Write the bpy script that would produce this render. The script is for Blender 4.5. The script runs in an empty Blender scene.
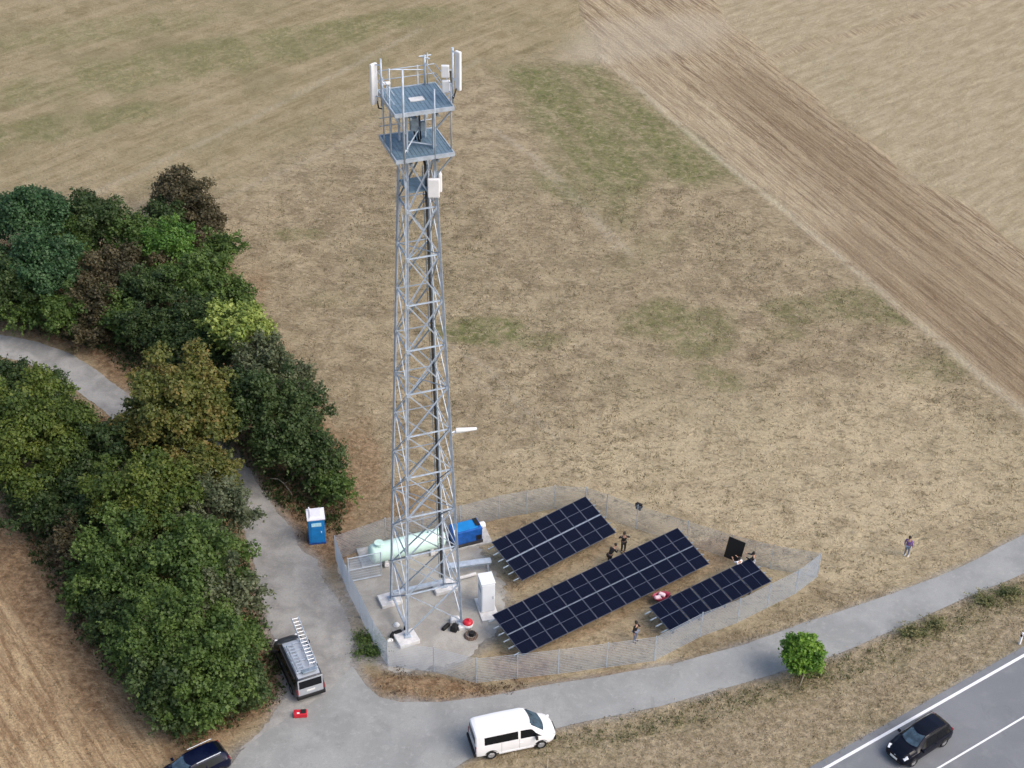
import bpy, bmesh, math, random
import numpy as np
from mathutils import Vector, Matrix, Euler
from mathutils.geometry import delaunay_2d_cdt
PI = math.pi
random.seed(7); rng = np.random.default_rng(7)
scene = bpy.context.scene
COL = scene.collection

# ------------------------------------------------------------------ camera
F, H, TH, RO = 1500.0, 67.94, 0.61822, 0.02263
c_, s_ = math.cos(RO), math.sin(RO)
R0 = np.array([[1, 0, 0], [0, -math.sin(TH), -math.cos(TH)], [0, math.cos(TH), -math.sin(TH)]])
RM = np.array([[c_, -s_, 0], [s_, c_, 0], [0, 0, 1]]) @ R0
cam_d = bpy.data.cameras.new('camera'); cam = bpy.data.objects.new('camera', cam_d); COL.objects.link(cam)
cam_d.sensor_width = 36; cam_d.lens = F / 1024 * 36; cam_d.clip_start = 0.5; cam_d.clip_end = 9000
X, Y, Z = RM[0], -RM[1], -RM[2]
cam.matrix_world = Matrix(((X[0], Y[0], Z[0], 0), (X[1], Y[1], Z[1], 0), (X[2], Y[2], Z[2], H), (0, 0, 0, 1)))
scene.camera = cam

def G(px, py, z=0.0):
    """survey: the place seen in direction (px,py) at height z"""
    d = RM.T @ np.array([(px - 512) / F, (py - 384) / F, 1.0]); t = (z - H) / d[2]
    return Vector((d[0] * t, d[1] * t, z))
def GP(pts, z=0.0): return [tuple(G(a, b, z)[:2]) for a, b in pts]

# ------------------------------------------------------------------ world
w = bpy.data.worlds.new('World'); scene.world = w; w.use_nodes = True
nt = w.node_tree; nt.nodes.clear()
SUN_EL, SUN_AZ = math.radians(48), math.radians(115)      # azimuth from +Y clockwise
sky = nt.nodes.new('ShaderNodeTexSky'); sky.sky_type = 'NISHITA'; sky.sun_disc = False
sky.sun_elevation = SUN_EL; sky.sun_rotation = SUN_AZ; sky.dust_density = 4.0; sky.air_density = 1.0
bg = nt.nodes.new('ShaderNodeBackground'); bg.inputs[1].default_value = 0.15
ow = nt.nodes.new('ShaderNodeOutputWorld')
nt.links.new(sky.outputs[0], bg.inputs[0]); nt.links.new(bg.outputs[0], ow.inputs[0])
sd = bpy.data.lights.new('sun', 'SUN'); sd.energy = 0.95; sd.angle = math.radians(45); sd.color = (1, .95, .88)
so = bpy.data.objects.new('sun', sd); COL.objects.link(so)
dirv = Vector((math.sin(SUN_AZ) * math.cos(SUN_EL), math.cos(SUN_AZ) * math.cos(SUN_EL), math.sin(SUN_EL)))
so.rotation_euler = dirv.to_track_quat('Z', 'Y').to_euler(); so.location = (30, 40, 80)
scene.view_settings.view_transform = 'Standard'; scene.view_settings.look = 'None'
scene.view_settings.gamma = 1; scene.view_settings.use_curve_mapping = False
scene.view_settings.exposure = 0.62
scene.render.engine = 'CYCLES'
scene.cycles.max_bounces = 6; scene.cycles.diffuse_bounces = 3; scene.cycles.transparent_max_bounces = 8

# ------------------------------------------------------------------ materials
def nn(t, typ, **kw):
    n = t.nodes.new(typ)
    for k, v in kw.items(): setattr(n, k, v)
    return n
def newmat(name):
    m = bpy.data.materials.new(name); m.use_nodes = True
    return m, m.node_tree, m.node_tree.nodes['Principled BSDF']
def mixc(t, fac, a, b, mode='MIX'):
    n = t.nodes.new('ShaderNodeMix'); n.data_type = 'RGBA'; n.blend_type = mode
    def put(sock, v):
        if isinstance(v, bpy.types.NodeSocket): t.links.new(v, sock)
        elif isinstance(v, (int, float)): sock.default_value = v
        else: sock.default_value = (*v, 1)
    put(n.inputs[0], fac); put(n.inputs[6], a); put(n.inputs[7], b)
    return n.outputs[2]
def mth(t, op, a, b=None, c=None, clamp=False):
    n = t.nodes.new('ShaderNodeMath'); n.operation = op; n.use_clamp = clamp
    for i, v in enumerate((a, b, c)):
        if v is None: continue
        if isinstance(v, bpy.types.NodeSocket): t.links.new(v, n.inputs[i])
        else: n.inputs[i].default_value = v
    return n.outputs[0]
def rng_(t, v, a, b, c=0.0, d=1.0, smooth=True):
    n = t.nodes.new('ShaderNodeMapRange'); n.interpolation_type = 'SMOOTHSTEP' if smooth else 'LINEAR'
    t.links.new(v, n.inputs[0])
    for i, q in enumerate((a, b, c, d)): n.inputs[i + 1].default_value = q
    return n.outputs[0]
def noise(t, vec, scale, detail=3, rough=.55, dist=0.0, typ='FBM'):
    n = t.nodes.new('ShaderNodeTexNoise'); n.inputs['Scale'].default_value = scale
    n.inputs['Detail'].default_value = detail; n.inputs['Roughness'].default_value = rough
    n.inputs['Distortion'].default_value = dist
    if vec is not None: t.links.new(vec, n.inputs['Vector'])
    return n.outputs['Fac']
def mapping(t, vec, rot=0, sc=(1, 1, 1)):
    n = t.nodes.new('ShaderNodeMapping'); t.links.new(vec, n.inputs[0]); n.inputs['Rotation'].default_value = (0, 0, rot)
    n2 = t.nodes.new('ShaderNodeMapping'); t.links.new(n.outputs[0], n2.inputs[0]); n2.inputs['Scale'].default_value = sc
    return n2.outputs[0]
def simple(name, col, rough=.6, metal=0.0, var=.12, scale=6.0, bump=0.0, spec=.5, coat=0.0):
    m, t, b = newmat(name)
    tc = nn(t, 'ShaderNodeTexCoord'); f = noise(t, tc.outputs['Object'], scale, 4, .6)
    dark = tuple(c * (1 - var) for c in col); light = tuple(min(1, c * (1 + var)) for c in col)
    t.links.new(mixc(t, rng_(t, f, .3, .7), dark, light), b.inputs['Base Color'])
    b.inputs['Roughness'].default_value = rough; b.inputs['Metallic'].default_value = metal
    b.inputs['Specular IOR Level'].default_value = spec; b.inputs['Coat Weight'].default_value = coat
    b.inputs['Coat Roughness'].default_value = .05
    if bump:
        bp = nn(t, 'ShaderNodeBump'); bp.inputs['Strength'].default_value = bump; bp.inputs['Distance'].default_value = .02
        t.links.new(noise(t, tc.outputs['Object'], scale * 5, 3), bp.inputs['Height']); t.links.new(bp.outputs[0], b.inputs['Normal'])
    return m
M = {}
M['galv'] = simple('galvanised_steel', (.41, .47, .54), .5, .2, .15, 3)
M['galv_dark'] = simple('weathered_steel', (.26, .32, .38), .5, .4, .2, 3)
M['deck'] = simple('blue_grey_grating', (.15, .225, .285), .6, .2, .15, 5)
M['white'] = simple('white_plastic', (.78, .78, .78), .4, 0, .04, 2)
M['white_paint'] = simple('white_car_paint', (.82, .82, .83), .25, 0, .02, 1, coat=.6)
M['silver_paint'] = simple('silver_car_paint', (.46, .49, .53), .3, .3, .04, 1, coat=.6)
M['black_paint'] = simple('black_car_paint', (.003, .004, .010), .22, 0, .1, 1, spec=.2, coat=.12)
M['flank_shade_paint'] = simple('shaded_flank_paint', (.045, .05, .06), .3, .1, .1, 1, spec=.3, coat=.2)  # camper body: the shade on its flanks is put into this dark colour
M['blue_paint'] = simple('navy_car_paint', (.002, .004, .020), .22, 0, .1, 1, spec=.25, coat=.15)
M['glass'] = simple('dark_car_glass', (.006, .008, .011), .08, 0, .1, 1, spec=.3)
M['shield'] = simple('windscreen_glass', (.045, .075, .10), .06, 0, .5, 2.5, spec=.9)
M['rubber'] = simple('black_rubber', (.012, .012, .013), .8, 0, .2, 4)
M['black'] = simple('matt_black', (.006, .006, .007), .75, 0, .2, 6)
M['cable'] = simple('black_cable', (.008, .009, .012), .6, 0, .2, 6)
M['rim'] = simple('alloy_rim', (.5, .5, .52), .35, .6, .1, 4)
M['red_lens'] = simple('red_lens', (.25, .01, .01), .2, 0, .1, 4)
M['lamp'] = simple('headlamp_lens', (.8, .82, .85), .1, 0, .05, 4)
M['plate'] = simple('number_plate', (.7, .7, .68), .4, 0, .05, 4)
M['alu'] = simple('aluminium_frame', (.105, .12, .16), .4, .5, .05, 4)
M['mint'] = simple('mint_tank_paint', (.60, .80, .70), .4, 0, .05, 2, coat=.2)
M['blue'] = simple('blue_plastic', (.008, .20, .52), .4, 0, .1, 2)
M['blue2'] = simple('blue_painted_steel', (.012, .10, .38), .4, .1, .25, 2.5)
M['roofwhite'] = simple('translucent_white_roof', (.75, .74, .78), .5, 0, .04, 3)
M['sign'] = simple('pale_sign', (.45, .75, .85), .5, 0, .1, 9)
M['concrete'] = simple('concrete', (.46, .45, .43), .85, 0, .18, 3, .4)
M['white_conc'] = simple('pale_concrete', (.62, .61, .60), .8, 0, .12, 3, .3)
M['cabinet'] = simple('white_cabinet_paint', (.74, .77, .80), .45, 0, .03, 1.5)
M['red'] = simple('red_plastic', (.50, .015, .03), .4, 0, .15, 6)
M['maroon'] = simple('faded_red_paint', (.32, .03, .07), .5, 0, .3, 6)
M['pinkwhite'] = simple('pink_white_sack', (.72, .55, .60), .8, 0, .12, 6)
M['brown'] = simple('brown_coil', (.16, .11, .085), .8, 0, .2, 8)
M['skin'] = simple('skin', (.45, .26, .18), .6, 0, .08, 8)
M['hair'] = simple('dark_hair', (.02, .014, .01), .7, 0, .3, 20)
M['cloth_black'] = simple('black_cloth', (.010, .009, .011), .9, 0, .3, 12)
M['cloth_purple'] = simple('purple_cloth', (.17, .09, .26), .9, 0, .2, 12)
M['cloth_blue'] = simple('grey_blue_cloth', (.16, .19, .27), .9, 0, .2, 12)
M['cloth_pale'] = simple('pale_grey_cloth', (.38, .38, .42), .9, 0, .2, 12)
M['cloth_white'] = simple('white_cloth', (.75, .75, .78), .9, 0, .1, 12)
M['bark'] = simple('bark', (.075, .055, .04), .9, 0, .35, 5, .8)
M['twig'] = simple('grey_twigs', (.22, .18, .14), .9, 0, .3, 5)
M['post_dark'] = simple('dark_steel_post', (.05, .05, .055), .6, .3, .2, 6)
M['wood'] = simple('wooden_stake', (.42, .36, .28), .8, 0, .2, 8)
M['line'] = None

# ------------------------------------------------------------------ mesh helpers
def tag(o, label=None, cat=None, group=None, kind=None):
    if label: o['label'] = label
    if cat: o['category'] = cat
    if group: o['group'] = group
    if kind: o['kind'] = kind
    return o
def empty(name, loc, rz=0, label=None, cat=None, group=None):
    o = bpy.data.objects.new(name, None); COL.objects.link(o); o.location = loc; o.rotation_euler = (0, 0, rz)
    o.empty_display_size = .3
    return tag(o, label, cat, group)
class MB:
    def __init__(s): s.bm = bmesh.new()
    def box(s, c, size, rz=0, mat=0, R=None, top=None):
        x, y, z = [d / 2 for d in size]; M3 = R if R is not None else Matrix.Rotation(rz, 3, 'Z'); c = Vector(c)
        tx = top or 1.0
        v = [s.bm.verts.new(c + M3 @ Vector((a * x * (tx if e > 0 else 1), b * y * (tx if e > 0 else 1), e * z))) for a, b, e in
             ((-1, -1, -1), (1, -1, -1), (1, 1, -1), (-1, 1, -1), (-1, -1, 1), (1, -1, 1), (1, 1, 1), (-1, 1, 1))]
        for f in ((0, 3, 2, 1), (4, 5, 6, 7), (0, 1, 5, 4), (1, 2, 6, 5), (2, 3, 7, 6), (3, 0, 4, 7)):
            s.bm.faces.new([v[i] for i in f]).material_index = mat
        return s
    def tube(s, a, b, r, r2=None, n=8, mat=0, cap=True, smooth=True):
        a, b = Vector(a), Vector(b); r2 = r if r2 is None else r2
        q = (b - a).to_track_quat('Z', 'Y').to_matrix()
        A = [s.bm.verts.new(a + q @ Vector((r * math.cos(2 * PI * i / n), r * math.sin(2 * PI * i / n), 0))) for i in range(n)]
        B = [s.bm.verts.new(b + q @ Vector((r2 * math.cos(2 * PI * i / n), r2 * math.sin(2 * PI * i / n), 0))) for i in range(n)]
        for i in range(n):
            f = s.bm.faces.new((A[i], A[(i + 1) % n], B[(i + 1) % n], B[i])); f.material_index = mat; f.smooth = smooth
        if cap:
            s.bm.faces.new(A[::-1]).material_index = mat; s.bm.faces.new(B).material_index = mat
        return s
    def bar(s, a, b, wd, mat=0): return s.tube(a, b, wd * .7071, n=4, mat=mat, smooth=False)
    def angle(s, a, b, wd, th=.014):
        """angle iron"""
        a, b = Vector(a), Vector(b); q = (b - a).to_track_quat('Z', 'Y').to_matrix(); L = (b - a).length; c = (a + b) / 2
        s.box(c, (wd, th, L), R=q); s.box(c + q @ Vector((wd / 2 - th / 2, wd / 2 + th / 2, 0)), (th, wd, L), R=q); return s
    def path(s, pts, r, n=8, mat=0):
        for a, b in zip(pts, pts[1:]): s.tube(a, b, r, n=n, mat=mat)
        return s
    def lathe(s, prof, c=(0, 0, 0), n=20, R=None, mat=0, smooth=True):
        c = Vector(c); R = R or Matrix.Identity(3); rings = []
        for r, z in prof:
            if r < 1e-5: rings.append([s.bm.verts.new(c + R @ Vector((0, 0, z)))])
            else: rings.append([s.bm.verts.new(c + R @ Vector((r * math.cos(2 * PI * i / n), r * math.sin(2 * PI * i / n), z))) for i in range(n)])
        for A, B in zip(rings, rings[1:]):
            for i in range(n):
                j = (i + 1) % n
                if len(A) == 1 and len(B) == 1: continue
                vs = (A[0], B[j], B[i]) if len(A) == 1 else (A[i], A[j], B[0]) if len(B) == 1 else (A[i], A[j], B[j], B[i])
                f = s.bm.faces.new(vs); f.smooth = smooth; f.material_index = mat
        return s
    def poly(s, pts, z=0, mat=0):
        f = s.bm.faces.new([s.bm.verts.new((p[0], p[1], p[2] if len(p) > 2 else z)) for p in pts]); f.material_index = mat; return s
    def grid(s, P, mat=0, smooth=True):
        V = [[s.bm.verts.new(p) for p in row] for row in P]
        for i in range(len(V) - 1):
            for j in range(len(V[0]) - 1):
                f = s.bm.faces.new((V[i][j], V[i + 1][j], V[i + 1][j + 1], V[i][j + 1])); f.smooth = smooth; f.material_index = mat
        return s
    def build(s, name, mats, parent=None, bevel=0, loc=None, label=None):
        me = bpy.data.meshes.new(name)
        bmesh.ops.recalc_face_normals(s.bm, faces=s.bm.faces) if bevel != -1 else None
        s.bm.to_mesh(me); s.bm.free()
        for m in (mats if isinstance(mats, (list, tuple)) else [mats]): me.materials.append(m)
        o = bpy.data.objects.new(name, me); COL.objects.link(o)
        if parent: o.parent = parent
        if loc is not None: o.location = loc
        if bevel > 0:
            b = o.modifiers.new('bevel', 'BEVEL'); b.width = bevel; b.segments = 2; b.limit_method = 'ANGLE'
        if label: o['label'] = label
        return o
def copy_tree(o, parent=None):
    c = o.copy(); COL.objects.link(c)
    if parent: c.parent = parent
    for ch in list(o.children): copy_tree(ch, c)
    return c

# ------------------------------------------------------------------ plan of the place
FARM_UP = [(1100, 497), (1024, 534), (960, 568), (880, 598), (839, 612), (804, 623), (745, 644), (672, 664.5), (598, 677), (540, 686), (490, 697), (440, 702), (400, 702), (380, 697), (366, 686), (352, 666)]
FARM_LO = [(1100, 542), (1024, 574), (960, 600), (900, 628), (833, 656), (772, 675), (716, 691), (657, 707), (584, 722), (556, 729), (500, 747), (466, 760), (440, 778), (430, 800)]
ROAD_E = [(1200, 548), (1024, 646), (900, 718), (815, 768), (740, 812)]
TRACK_L = [(120, 395), (150, 425), (190, 460), (228, 488), (243, 520), (252, 560), (262, 600), (278, 650), (286, 690), (268, 722), (240, 750), (205, 800)]
TRACK_R = [(352, 668), (352, 640), (345, 612), (330, 590), (316, 560), (300, 548), (290, 530), (272, 504), (250, 470), (200, 430), (160, 395)]
PATH = [(-60, 318), (0, 334), (40, 343), (75, 356), (105, 376), (135, 402), (170, 440), (150, 470), (120, 425), (85, 396), (55, 376), (20, 361), (-60, 345)]
FENCE = [(336, 560), (386, 542), (460, 529.5), (499, 519), (554, 509), (585, 511), (606, 518), (636, 529), (686, 545), (730, 559), (770, 569), (817, 577),
         (795, 594), (767, 608), (737, 623), (700, 637), (654, 661), (558, 674), (476, 683), (434, 672), (388, 666), (374, 645), (361, 618), (347, 590), (336, 560)]

def sdf(Px, Py, poly):
    """signed distance (negative inside) of many points to a world polygon"""
    d = np.full(Px.shape, 1e9); ins = np.zeros(Px.shape, bool); n = len(poly)
    for i in range(n):
        ax, ay = poly[i]; bx, by = poly[(i + 1) % n]; ex, ey = bx - ax, by - ay
        t = np.clip(((Px - ax) * ex + (Py - ay) * ey) / (ex * ex + ey * ey + 1e-9), 0, 1)
        d = np.minimum(d, np.hypot(Px - ax - t * ex, Py - ay - t * ey))
        cond = ((ay > Py) != (by > Py)) & (Px < (bx - ax) * (Py - ay) / (by - ay + 1e-12) + ax)
        ins ^= cond
    return np.where(ins, -d, d)
def smooth(d, w): return np.clip(.5 - d / (2 * w), 0, 1)
def wob(x, y, f, seed=0):
    r = np.random.default_rng(seed); o = np.zeros_like(x)
    for k in range(7):
        a = r.uniform(0, 2 * PI); q = f * r.uniform(.5, 2.2); o += np.sin((x * math.cos(a) + y * math.sin(a)) * q + r.uniform(0, 6.3)) / (1 + .5 * k)
    return o / 2.6

W_FARM = GP(FARM_UP) + GP(FARM_LO[::-1])
W_TRACK = GP(TRACK_L + TRACK_R); W_PATH = GP(PATH); W_FENCE = GP(FENCE[:-1])
W_JUNC = GP([(352, 660), (330, 690), (300, 712), (268, 730), (240, 752), (205, 800), (430, 800), (466, 758), (440, 702), (380, 697)])
W_ROAD = GP(ROAD_E) + [(90, 30), (90, 110)]
W_COMP = GP([(338, 566), (386, 548), (455, 537), (478, 546), (492, 572), (505, 600), (497, 640), (470, 655), (440, 668), (392, 668), (374, 645), (361, 618), (347, 590)])
W_NTREE = GP([(-80, 240), (120, 250), (200, 240), (225, 290), (262, 340), (300, 400), (330, 440), (352, 500), (338, 535), (300, 520), (268, 500), (230, 470), (150, 395), (100, 350), (0, 322), (-80, 310)])
W_STREE = GP([(-80, 400), (40, 395), (130, 430), (215, 480), (240, 530), (258, 600), (282, 660), (283, 700), (250, 718), (185, 748), (130, 700), (80, 640), (40, 570), (0, 500), (-80, 410)])

# ---- ground sheet
def axis(lo, hi, step, far, k=1.35):
    a = list(np.arange(lo, hi + 1e-6, step)); s = step; x = lo; L = []
    while x > -far: s *= k; x -= s; L.append(x)
    s = step; x = a[-1]; Rr = []
    while x < far: s *= k; x += s; Rr.append(x)
    return np.array(L[::-1] + a + Rr)
gx = axis(-72, 74, .38, 4000); gy = axis(48, 186, .38, 4000)
GX, GY = np.meshgrid(gx, gy); vx, vy = GX.ravel(), GY.ravel()
dF, dT, dP, dC, dR, dFe = [sdf(vx, vy, p) for p in (W_FARM, W_TRACK, W_PATH, W_COMP, W_ROAD, W_FENCE)]
dN, dS = sdf(vx, vy, W_NTREE), sdf(vx, vy, W_STREE)
dF = np.minimum(dF, sdf(vx, vy, W_JUNC)); droad = np.minimum.reduce([dF, dT, dP, dR, dC])
A = {}
jit = wob(vx, vy, 1.3, 3) * .5
def P(pts): return GP(pts)
stripL, stripR = [(603, 56), (700, 143), (800, 223), (905, 312), (1024, 412), (1120, 492)], [(1120, 330), (1024, 250), (900, 165), (790, 78), (720, 15), (700, -30), (560, -30)]
dPl = sdf(vx, vy, P(stripL + stripR))
A['plough'] = smooth(dPl + wob(vx, vy, .25, 5) * .8 * (0.4 + (dPl > -3)), .25)
A['beyond'] = smooth(sdf(vx, vy, P([(720, 15), (790, 78), (900, 165), (1024, 250), (1120, 330), (1300, 200), (1200, -60), (640, -60)])) + jit, .6)
A['paleline'] = np.zeros_like(vx)
def seg(pts, wd, s=1.0):
    o = np.zeros_like(vx)
    for (ax, ay), (bx, by) in zip(pts, pts[1:]):
        ex, ey = bx - ax, by - ay; t = np.clip(((vx - ax) * ex + (vy - ay) * ey) / (ex * ex + ey * ey), 0, 1)
        o = np.maximum(o, np.clip(1.2 - np.hypot(vx - ax - t * ex, vy - ay - t * ey) / wd, 0, 1))
    return o * s
tracks = np.maximum.reduce([seg(P([(495, 130), (545, 165), (590, 210), (630, 255)]), .4), seg(P([(535, 165), (580, 205), (618, 250)]), .4, .7), seg(P([(450, 345), (490, 370), (520, 405), (560, 440)]), .3, .8), seg(P([(470, 375), (500, 400), (525, 425)]), .3, .7),
    seg(P([(0, 300), (120, 245), (330, 150), (480, 60)]), .5, .5), seg(P([(0, 240), (100, 190), (250, 120), (420, 30)]), .6, .6), seg(P([(0, 345), (60, 315)]), .5, .4), seg(P([(880, 240), (930, 225), (990, 262)]), .5, .4), seg(P([(330, 600), (345, 625), (352, 650)]), .5, .5)])
A['track'] = tracks; A['stripl'] = seg(P([(612, 50), (720, 140), (820, 215), (880, 262)]), 4.5); A['stripr'] = np.maximum(seg(P([(745, 85), (850, 170), (960, 270), (1100, 400)]), 5.5), seg(P([(860, 245), (960, 320), (1060, 410)]), 5.0))
pl = P(stripL)
for (ax, ay), (bx, by) in zip(pl, pl[1:]):
    ex, ey = bx - ax, by - ay; t = np.clip(((vx - ax) * ex + (vy - ay) * ey) / (ex * ex + ey * ey), 0, 1)
    A['paleline'] = np.maximum(A['paleline'], np.clip(1.1 - np.hypot(vx - ax - t * ex, vy - ay - t * ey) / .55, 0, 1))
bare = P([(560, 40), (600, 22), (690, 14), (735, 30), (700, 50), (640, 58), (600, 60), (560, 56)])
A['pale'] = .75 * smooth(sdf(vx, vy, bare) + wob(vx, vy, .4, 9) * 1.5, 2.0) * .9
def blob(px, py, rx, ry, ang=0, s=1.0, seed=0, soft=.45):
    c = G(px, py); dx, dy = vx - c.x, vy - c.y; ca, sa = math.cos(ang), math.sin(ang)
    q = np.hypot((dx * ca + dy * sa) / rx, (-dx * sa + dy * ca) / ry) + wob(vx, vy, 1.2 / min(rx, ry) + .3, seed + 20) * .22
    return np.clip((1 - q) / soft + .5, 0, 1) * s
green = np.zeros_like(vx)
gp = P([(505, 70), (600, 58), (700, 143), (735, 175), (700, 190), (660, 185), (620, 225), (600, 205), (560, 160), (525, 120)])
green = np.maximum(green, smooth(sdf(vx, vy, gp) + wob(vx, vy, .3, 11) * 1.2, 1.6) * .75)
for a in ((850, 305, 3.5, 2.6, .3, .7, 1), (885, 310, 2.2, 3, 1, .75, 2), (800, 310, 3.5, 2.0, 0, .5, 3), (690, 325, 4, 2.6, .2, .5, 4), (655, 318, 3.5, 2.2, .8, .6, 5), (480, 330, 3.6, 2.2, 0, .85, 6),
          (700, 345, 3, 2, .2, .5, 7), (300, 235, 2.5, 1.2, 0, .55, 8), (330, 300, 2.5, 1.2, 0, .3, 9), (930, 370, 3, 2, .4, .45, 10), (720, 380, 2.2, 1.4, -.6, .45, 11), (645, 250, 6, 2, .9, .2, 12),
          (560, 190, 4, 1.4, -.9, .5, 13), (200, 60, 22, 5, .5, .5, 14), (330, 30, 18, 3, .45, .55, 15), (40, 130, 14, 3, .45, .5, 16), (620, 140, 6, 9, .8, .35, 17), (840, 80, 6, 4, -.7, .45, 18), (100, 30, 14, 3.5, .4, .4, 21),
          (540, 340, 2.4, 1.3, .2, .5, 22), (780, 335, 2.4, 1.1, .2, .35, 23)):
    green = np.maximum(green, blob(*a))
# verge green
vg = P([(1100, 560), (1024, 590), (960, 612), (900, 640), (830, 668), (760, 690), (680, 708), (600, 728), (560, 742), (520, 762), (640, 745), (760, 712), (850, 690), (930, 655), (1024, 612), (1100, 590)])
green = np.maximum(green, smooth(sdf(vx, vy, vg) + wob(vx, vy, 1.2, 12) * .5, .6) * .55)
vg2 = P([(740, 800), (830, 745), (900, 702), (1024, 632), (1100, 590), (1100, 600), (1024, 645), (815, 768)])
green = np.maximum(green, smooth(sdf(vx, vy, vg2) + wob(vx, vy, .8, 13) * .8, 1.0) * .45)
green = np.maximum(green, blob(368, 640, .9, 1.6, .1, 1.0, 19)); green = np.maximum(green, blob(374, 652, .7, .9, 0, 1.0, 20))
A['plough'] = np.maximum(A['plough'], seg(P([(740, 70), (800, 48), (880, 26), (1000, -6)]), 1.0, .7))
A['green'] = green
dirt = np.maximum(smooth(dN - 1.0 + jit, .7), smooth(dS - .7 + jit, .7))
dirt = np.maximum(dirt, blob(310, 545, 3.2, 2.8, .3, 1, 30)); dirt = np.maximum(dirt, blob(355, 470, 2.4, 5, .1, .7, 31)); dirt = np.maximum(dirt, blob(285, 490, 2.5, 3, 0, .9, 32))
for a in ((600, 640, 10, 1.6, .45, .25, 34), (520, 665, 2.0, 1.4, 0, .9, 35), (690, 565, 5, 1.6, .6, .6, 36), (430, 690, 5, 1.2, -.1, .9, 37), (560, 688, 9, .6, .25, .7, 38), (40, 600, 1.8, 11, .62, .9, 39), (10, 560, 1.6, 6, .62, .8, 56), (75, 655, 1.5, 8, .62, .7, 57), (300, 470, 3, 7, .3, .5, 58), (240, 300, 1.6, 6, -.2, .5, 59), (105, 690, 4, 3, .5, .4, 40),
          (500, 525, 2.5, 1.0, .3, .5, 41), (540, 590, 4, 1, .6, .15, 42), (565, 560, 6, 1.0, .62, .5, 53), (620, 610, 8, .8, .62, .6, 54), (400, 505, 3, 2.4, 0, .5, 43), (350, 505, 3, 3, 0, .5, 44), (355, 580, 1.2, 2.2, 0, .3, 45), (150, 330, 10, 1.3, -.45, .7, 46), (30, 322, 6, .9, -.3, .8, 47)):
    dirt = np.maximum(dirt, blob(*a))
A['dirt'] = dirt
A['gravel'] = np.clip(smooth(np.minimum.reduce([dT - .2, dC - .1]) + jit * .8, .5) + smooth(np.minimum(dF, dR) - .12 + jit * .35, .25) * .8 + blob(405, 655, 3.5, 1.4, -.1, .9, 50) * 1, 0, 1)
stub = P([(-200, 380), (0, 505), (60, 585), (120, 680), (190, 750), (215, 800), (-300, 900)])
A['stubble'] = smooth(sdf(vx, vy, stub) + jit, .6)
A['mown'] = smooth(sdf(vx, vy, P([(-400, 240), (0, 200), (240, 190), (330, 130), (505, 62), (600, 45), (760, -80), (-600, -80)])) + wob(vx, vy, .2, 14) * 2, 3)
A['strawy'] = np.maximum.reduce([smooth(dFe + jit, .5) * .75, smooth(sdf(vx, vy, P([(480, 440), (640, 400), (900, 380), (1024, 420), (1100, 490), (960, 560), (830, 590), (640, 500), (500, 490)])) + wob(vx, vy, .2, 15) * 3, 4) * .9, blob(520, 340, 12, 6, 0, .2, 51)])
A['verge'] = smooth(sdf(vx, vy, GP(FARM_LO[:-2]) + GP(ROAD_E[::-1])) , .4)
relief = wob(vx, vy, .55, 40) * .05 + wob(vx, vy, 2.1, 41) * .025
relief *= np.clip((droad - .3) / 2.0, 0, 1) * np.clip((dFe - .2) / 2.0, 0, 1)
relief += blob(430, 690, 4.2, .9, -.12, .22, 60) * np.clip((np.minimum.reduce([dF, dT, dC]) - .1) / .8, 0, 1)
relief -= np.clip((droad + .0) * -1, 0, .2) * .1
nv = len(vx); ny, nx = GX.shape
me = bpy.data.meshes.new('ground'); co = np.stack([vx, vy, relief], 1)
idx = np.arange(nv).reshape(ny, nx); q = np.stack([idx[:-1, :-1], idx[:-1, 1:], idx[1:, 1:], idx[1:, :-1]], -1).reshape(-1, 4)
me.vertices.add(nv); me.vertices.foreach_set('co', co.ravel().astype('f4'))
me.loops.add(q.size); me.loops.foreach_set('vertex_index', q.ravel().astype('i4'))
me.polygons.add(len(q)); me.polygons.foreach_set('loop_start', (np.arange(len(q)) * 4).astype('i4')); me.polygons.foreach_set('loop_total', np.full(len(q), 4, 'i4'))
me.polygons.foreach_set('use_smooth', np.ones(len(q), bool)); me.update()
for k, v in A.items():
    a = me.attributes.new(k, 'FLOAT', 'POINT'); a.data.foreach_set('value', np.clip(v, 0, 1).astype('f4'))
ground = bpy.data.objects.new('ground', me); COL.objects.link(ground); tag(ground, kind='structure')

m, t, b = newmat('dry_field'); M['field'] = m
geo = nn(t, 'ShaderNodeNewGeometry'); pos = geo.outputs['Position']
def at(n): x = nn(t, 'ShaderNodeAttribute'); x.attribute_name = n; return x.outputs['Fac']
ang0 = math.atan2(G(905, 312).y - G(603, 56).y, G(905, 312).x - G(603, 56).x); big = noise(t, pos, .06, 4, .6); mid = noise(t, pos, .45, 5, .62, .6)
tuft = noise(t, mapping(t, pos, .25, (.8, 1.25, 1)), 2.3, 4, .65, .9); tuft2 = noise(t, mapping(t, pos, -.4, (.7, 1.2, 1)), 1.0, 5, .7, 1.0); fine = noise(t, pos, 7, 4, .75, .5)
streak = noise(t, mapping(t, pos, -.5, (.5, 3.2, 1)), 1.6, 4, .7, 1.5)
c = mixc(t, rng_(t, mid, .33, .68), (.245, .194, .122), (.408, .332, .214))
c = mixc(t, mth(t, 'MULTIPLY', rng_(t, streak, .5, .72), .5), c, (.52, .425, .27))
c = mixc(t, mth(t, 'MULTIPLY', at('strawy'), rng_(t, mid, .25, .6, .3, .85)), c, (.55, .455, .295))
c = mixc(t, mth(t, 'MULTIPLY', rng_(t, big, .45, .65), .25), c, (.25, .22, .13))
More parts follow.
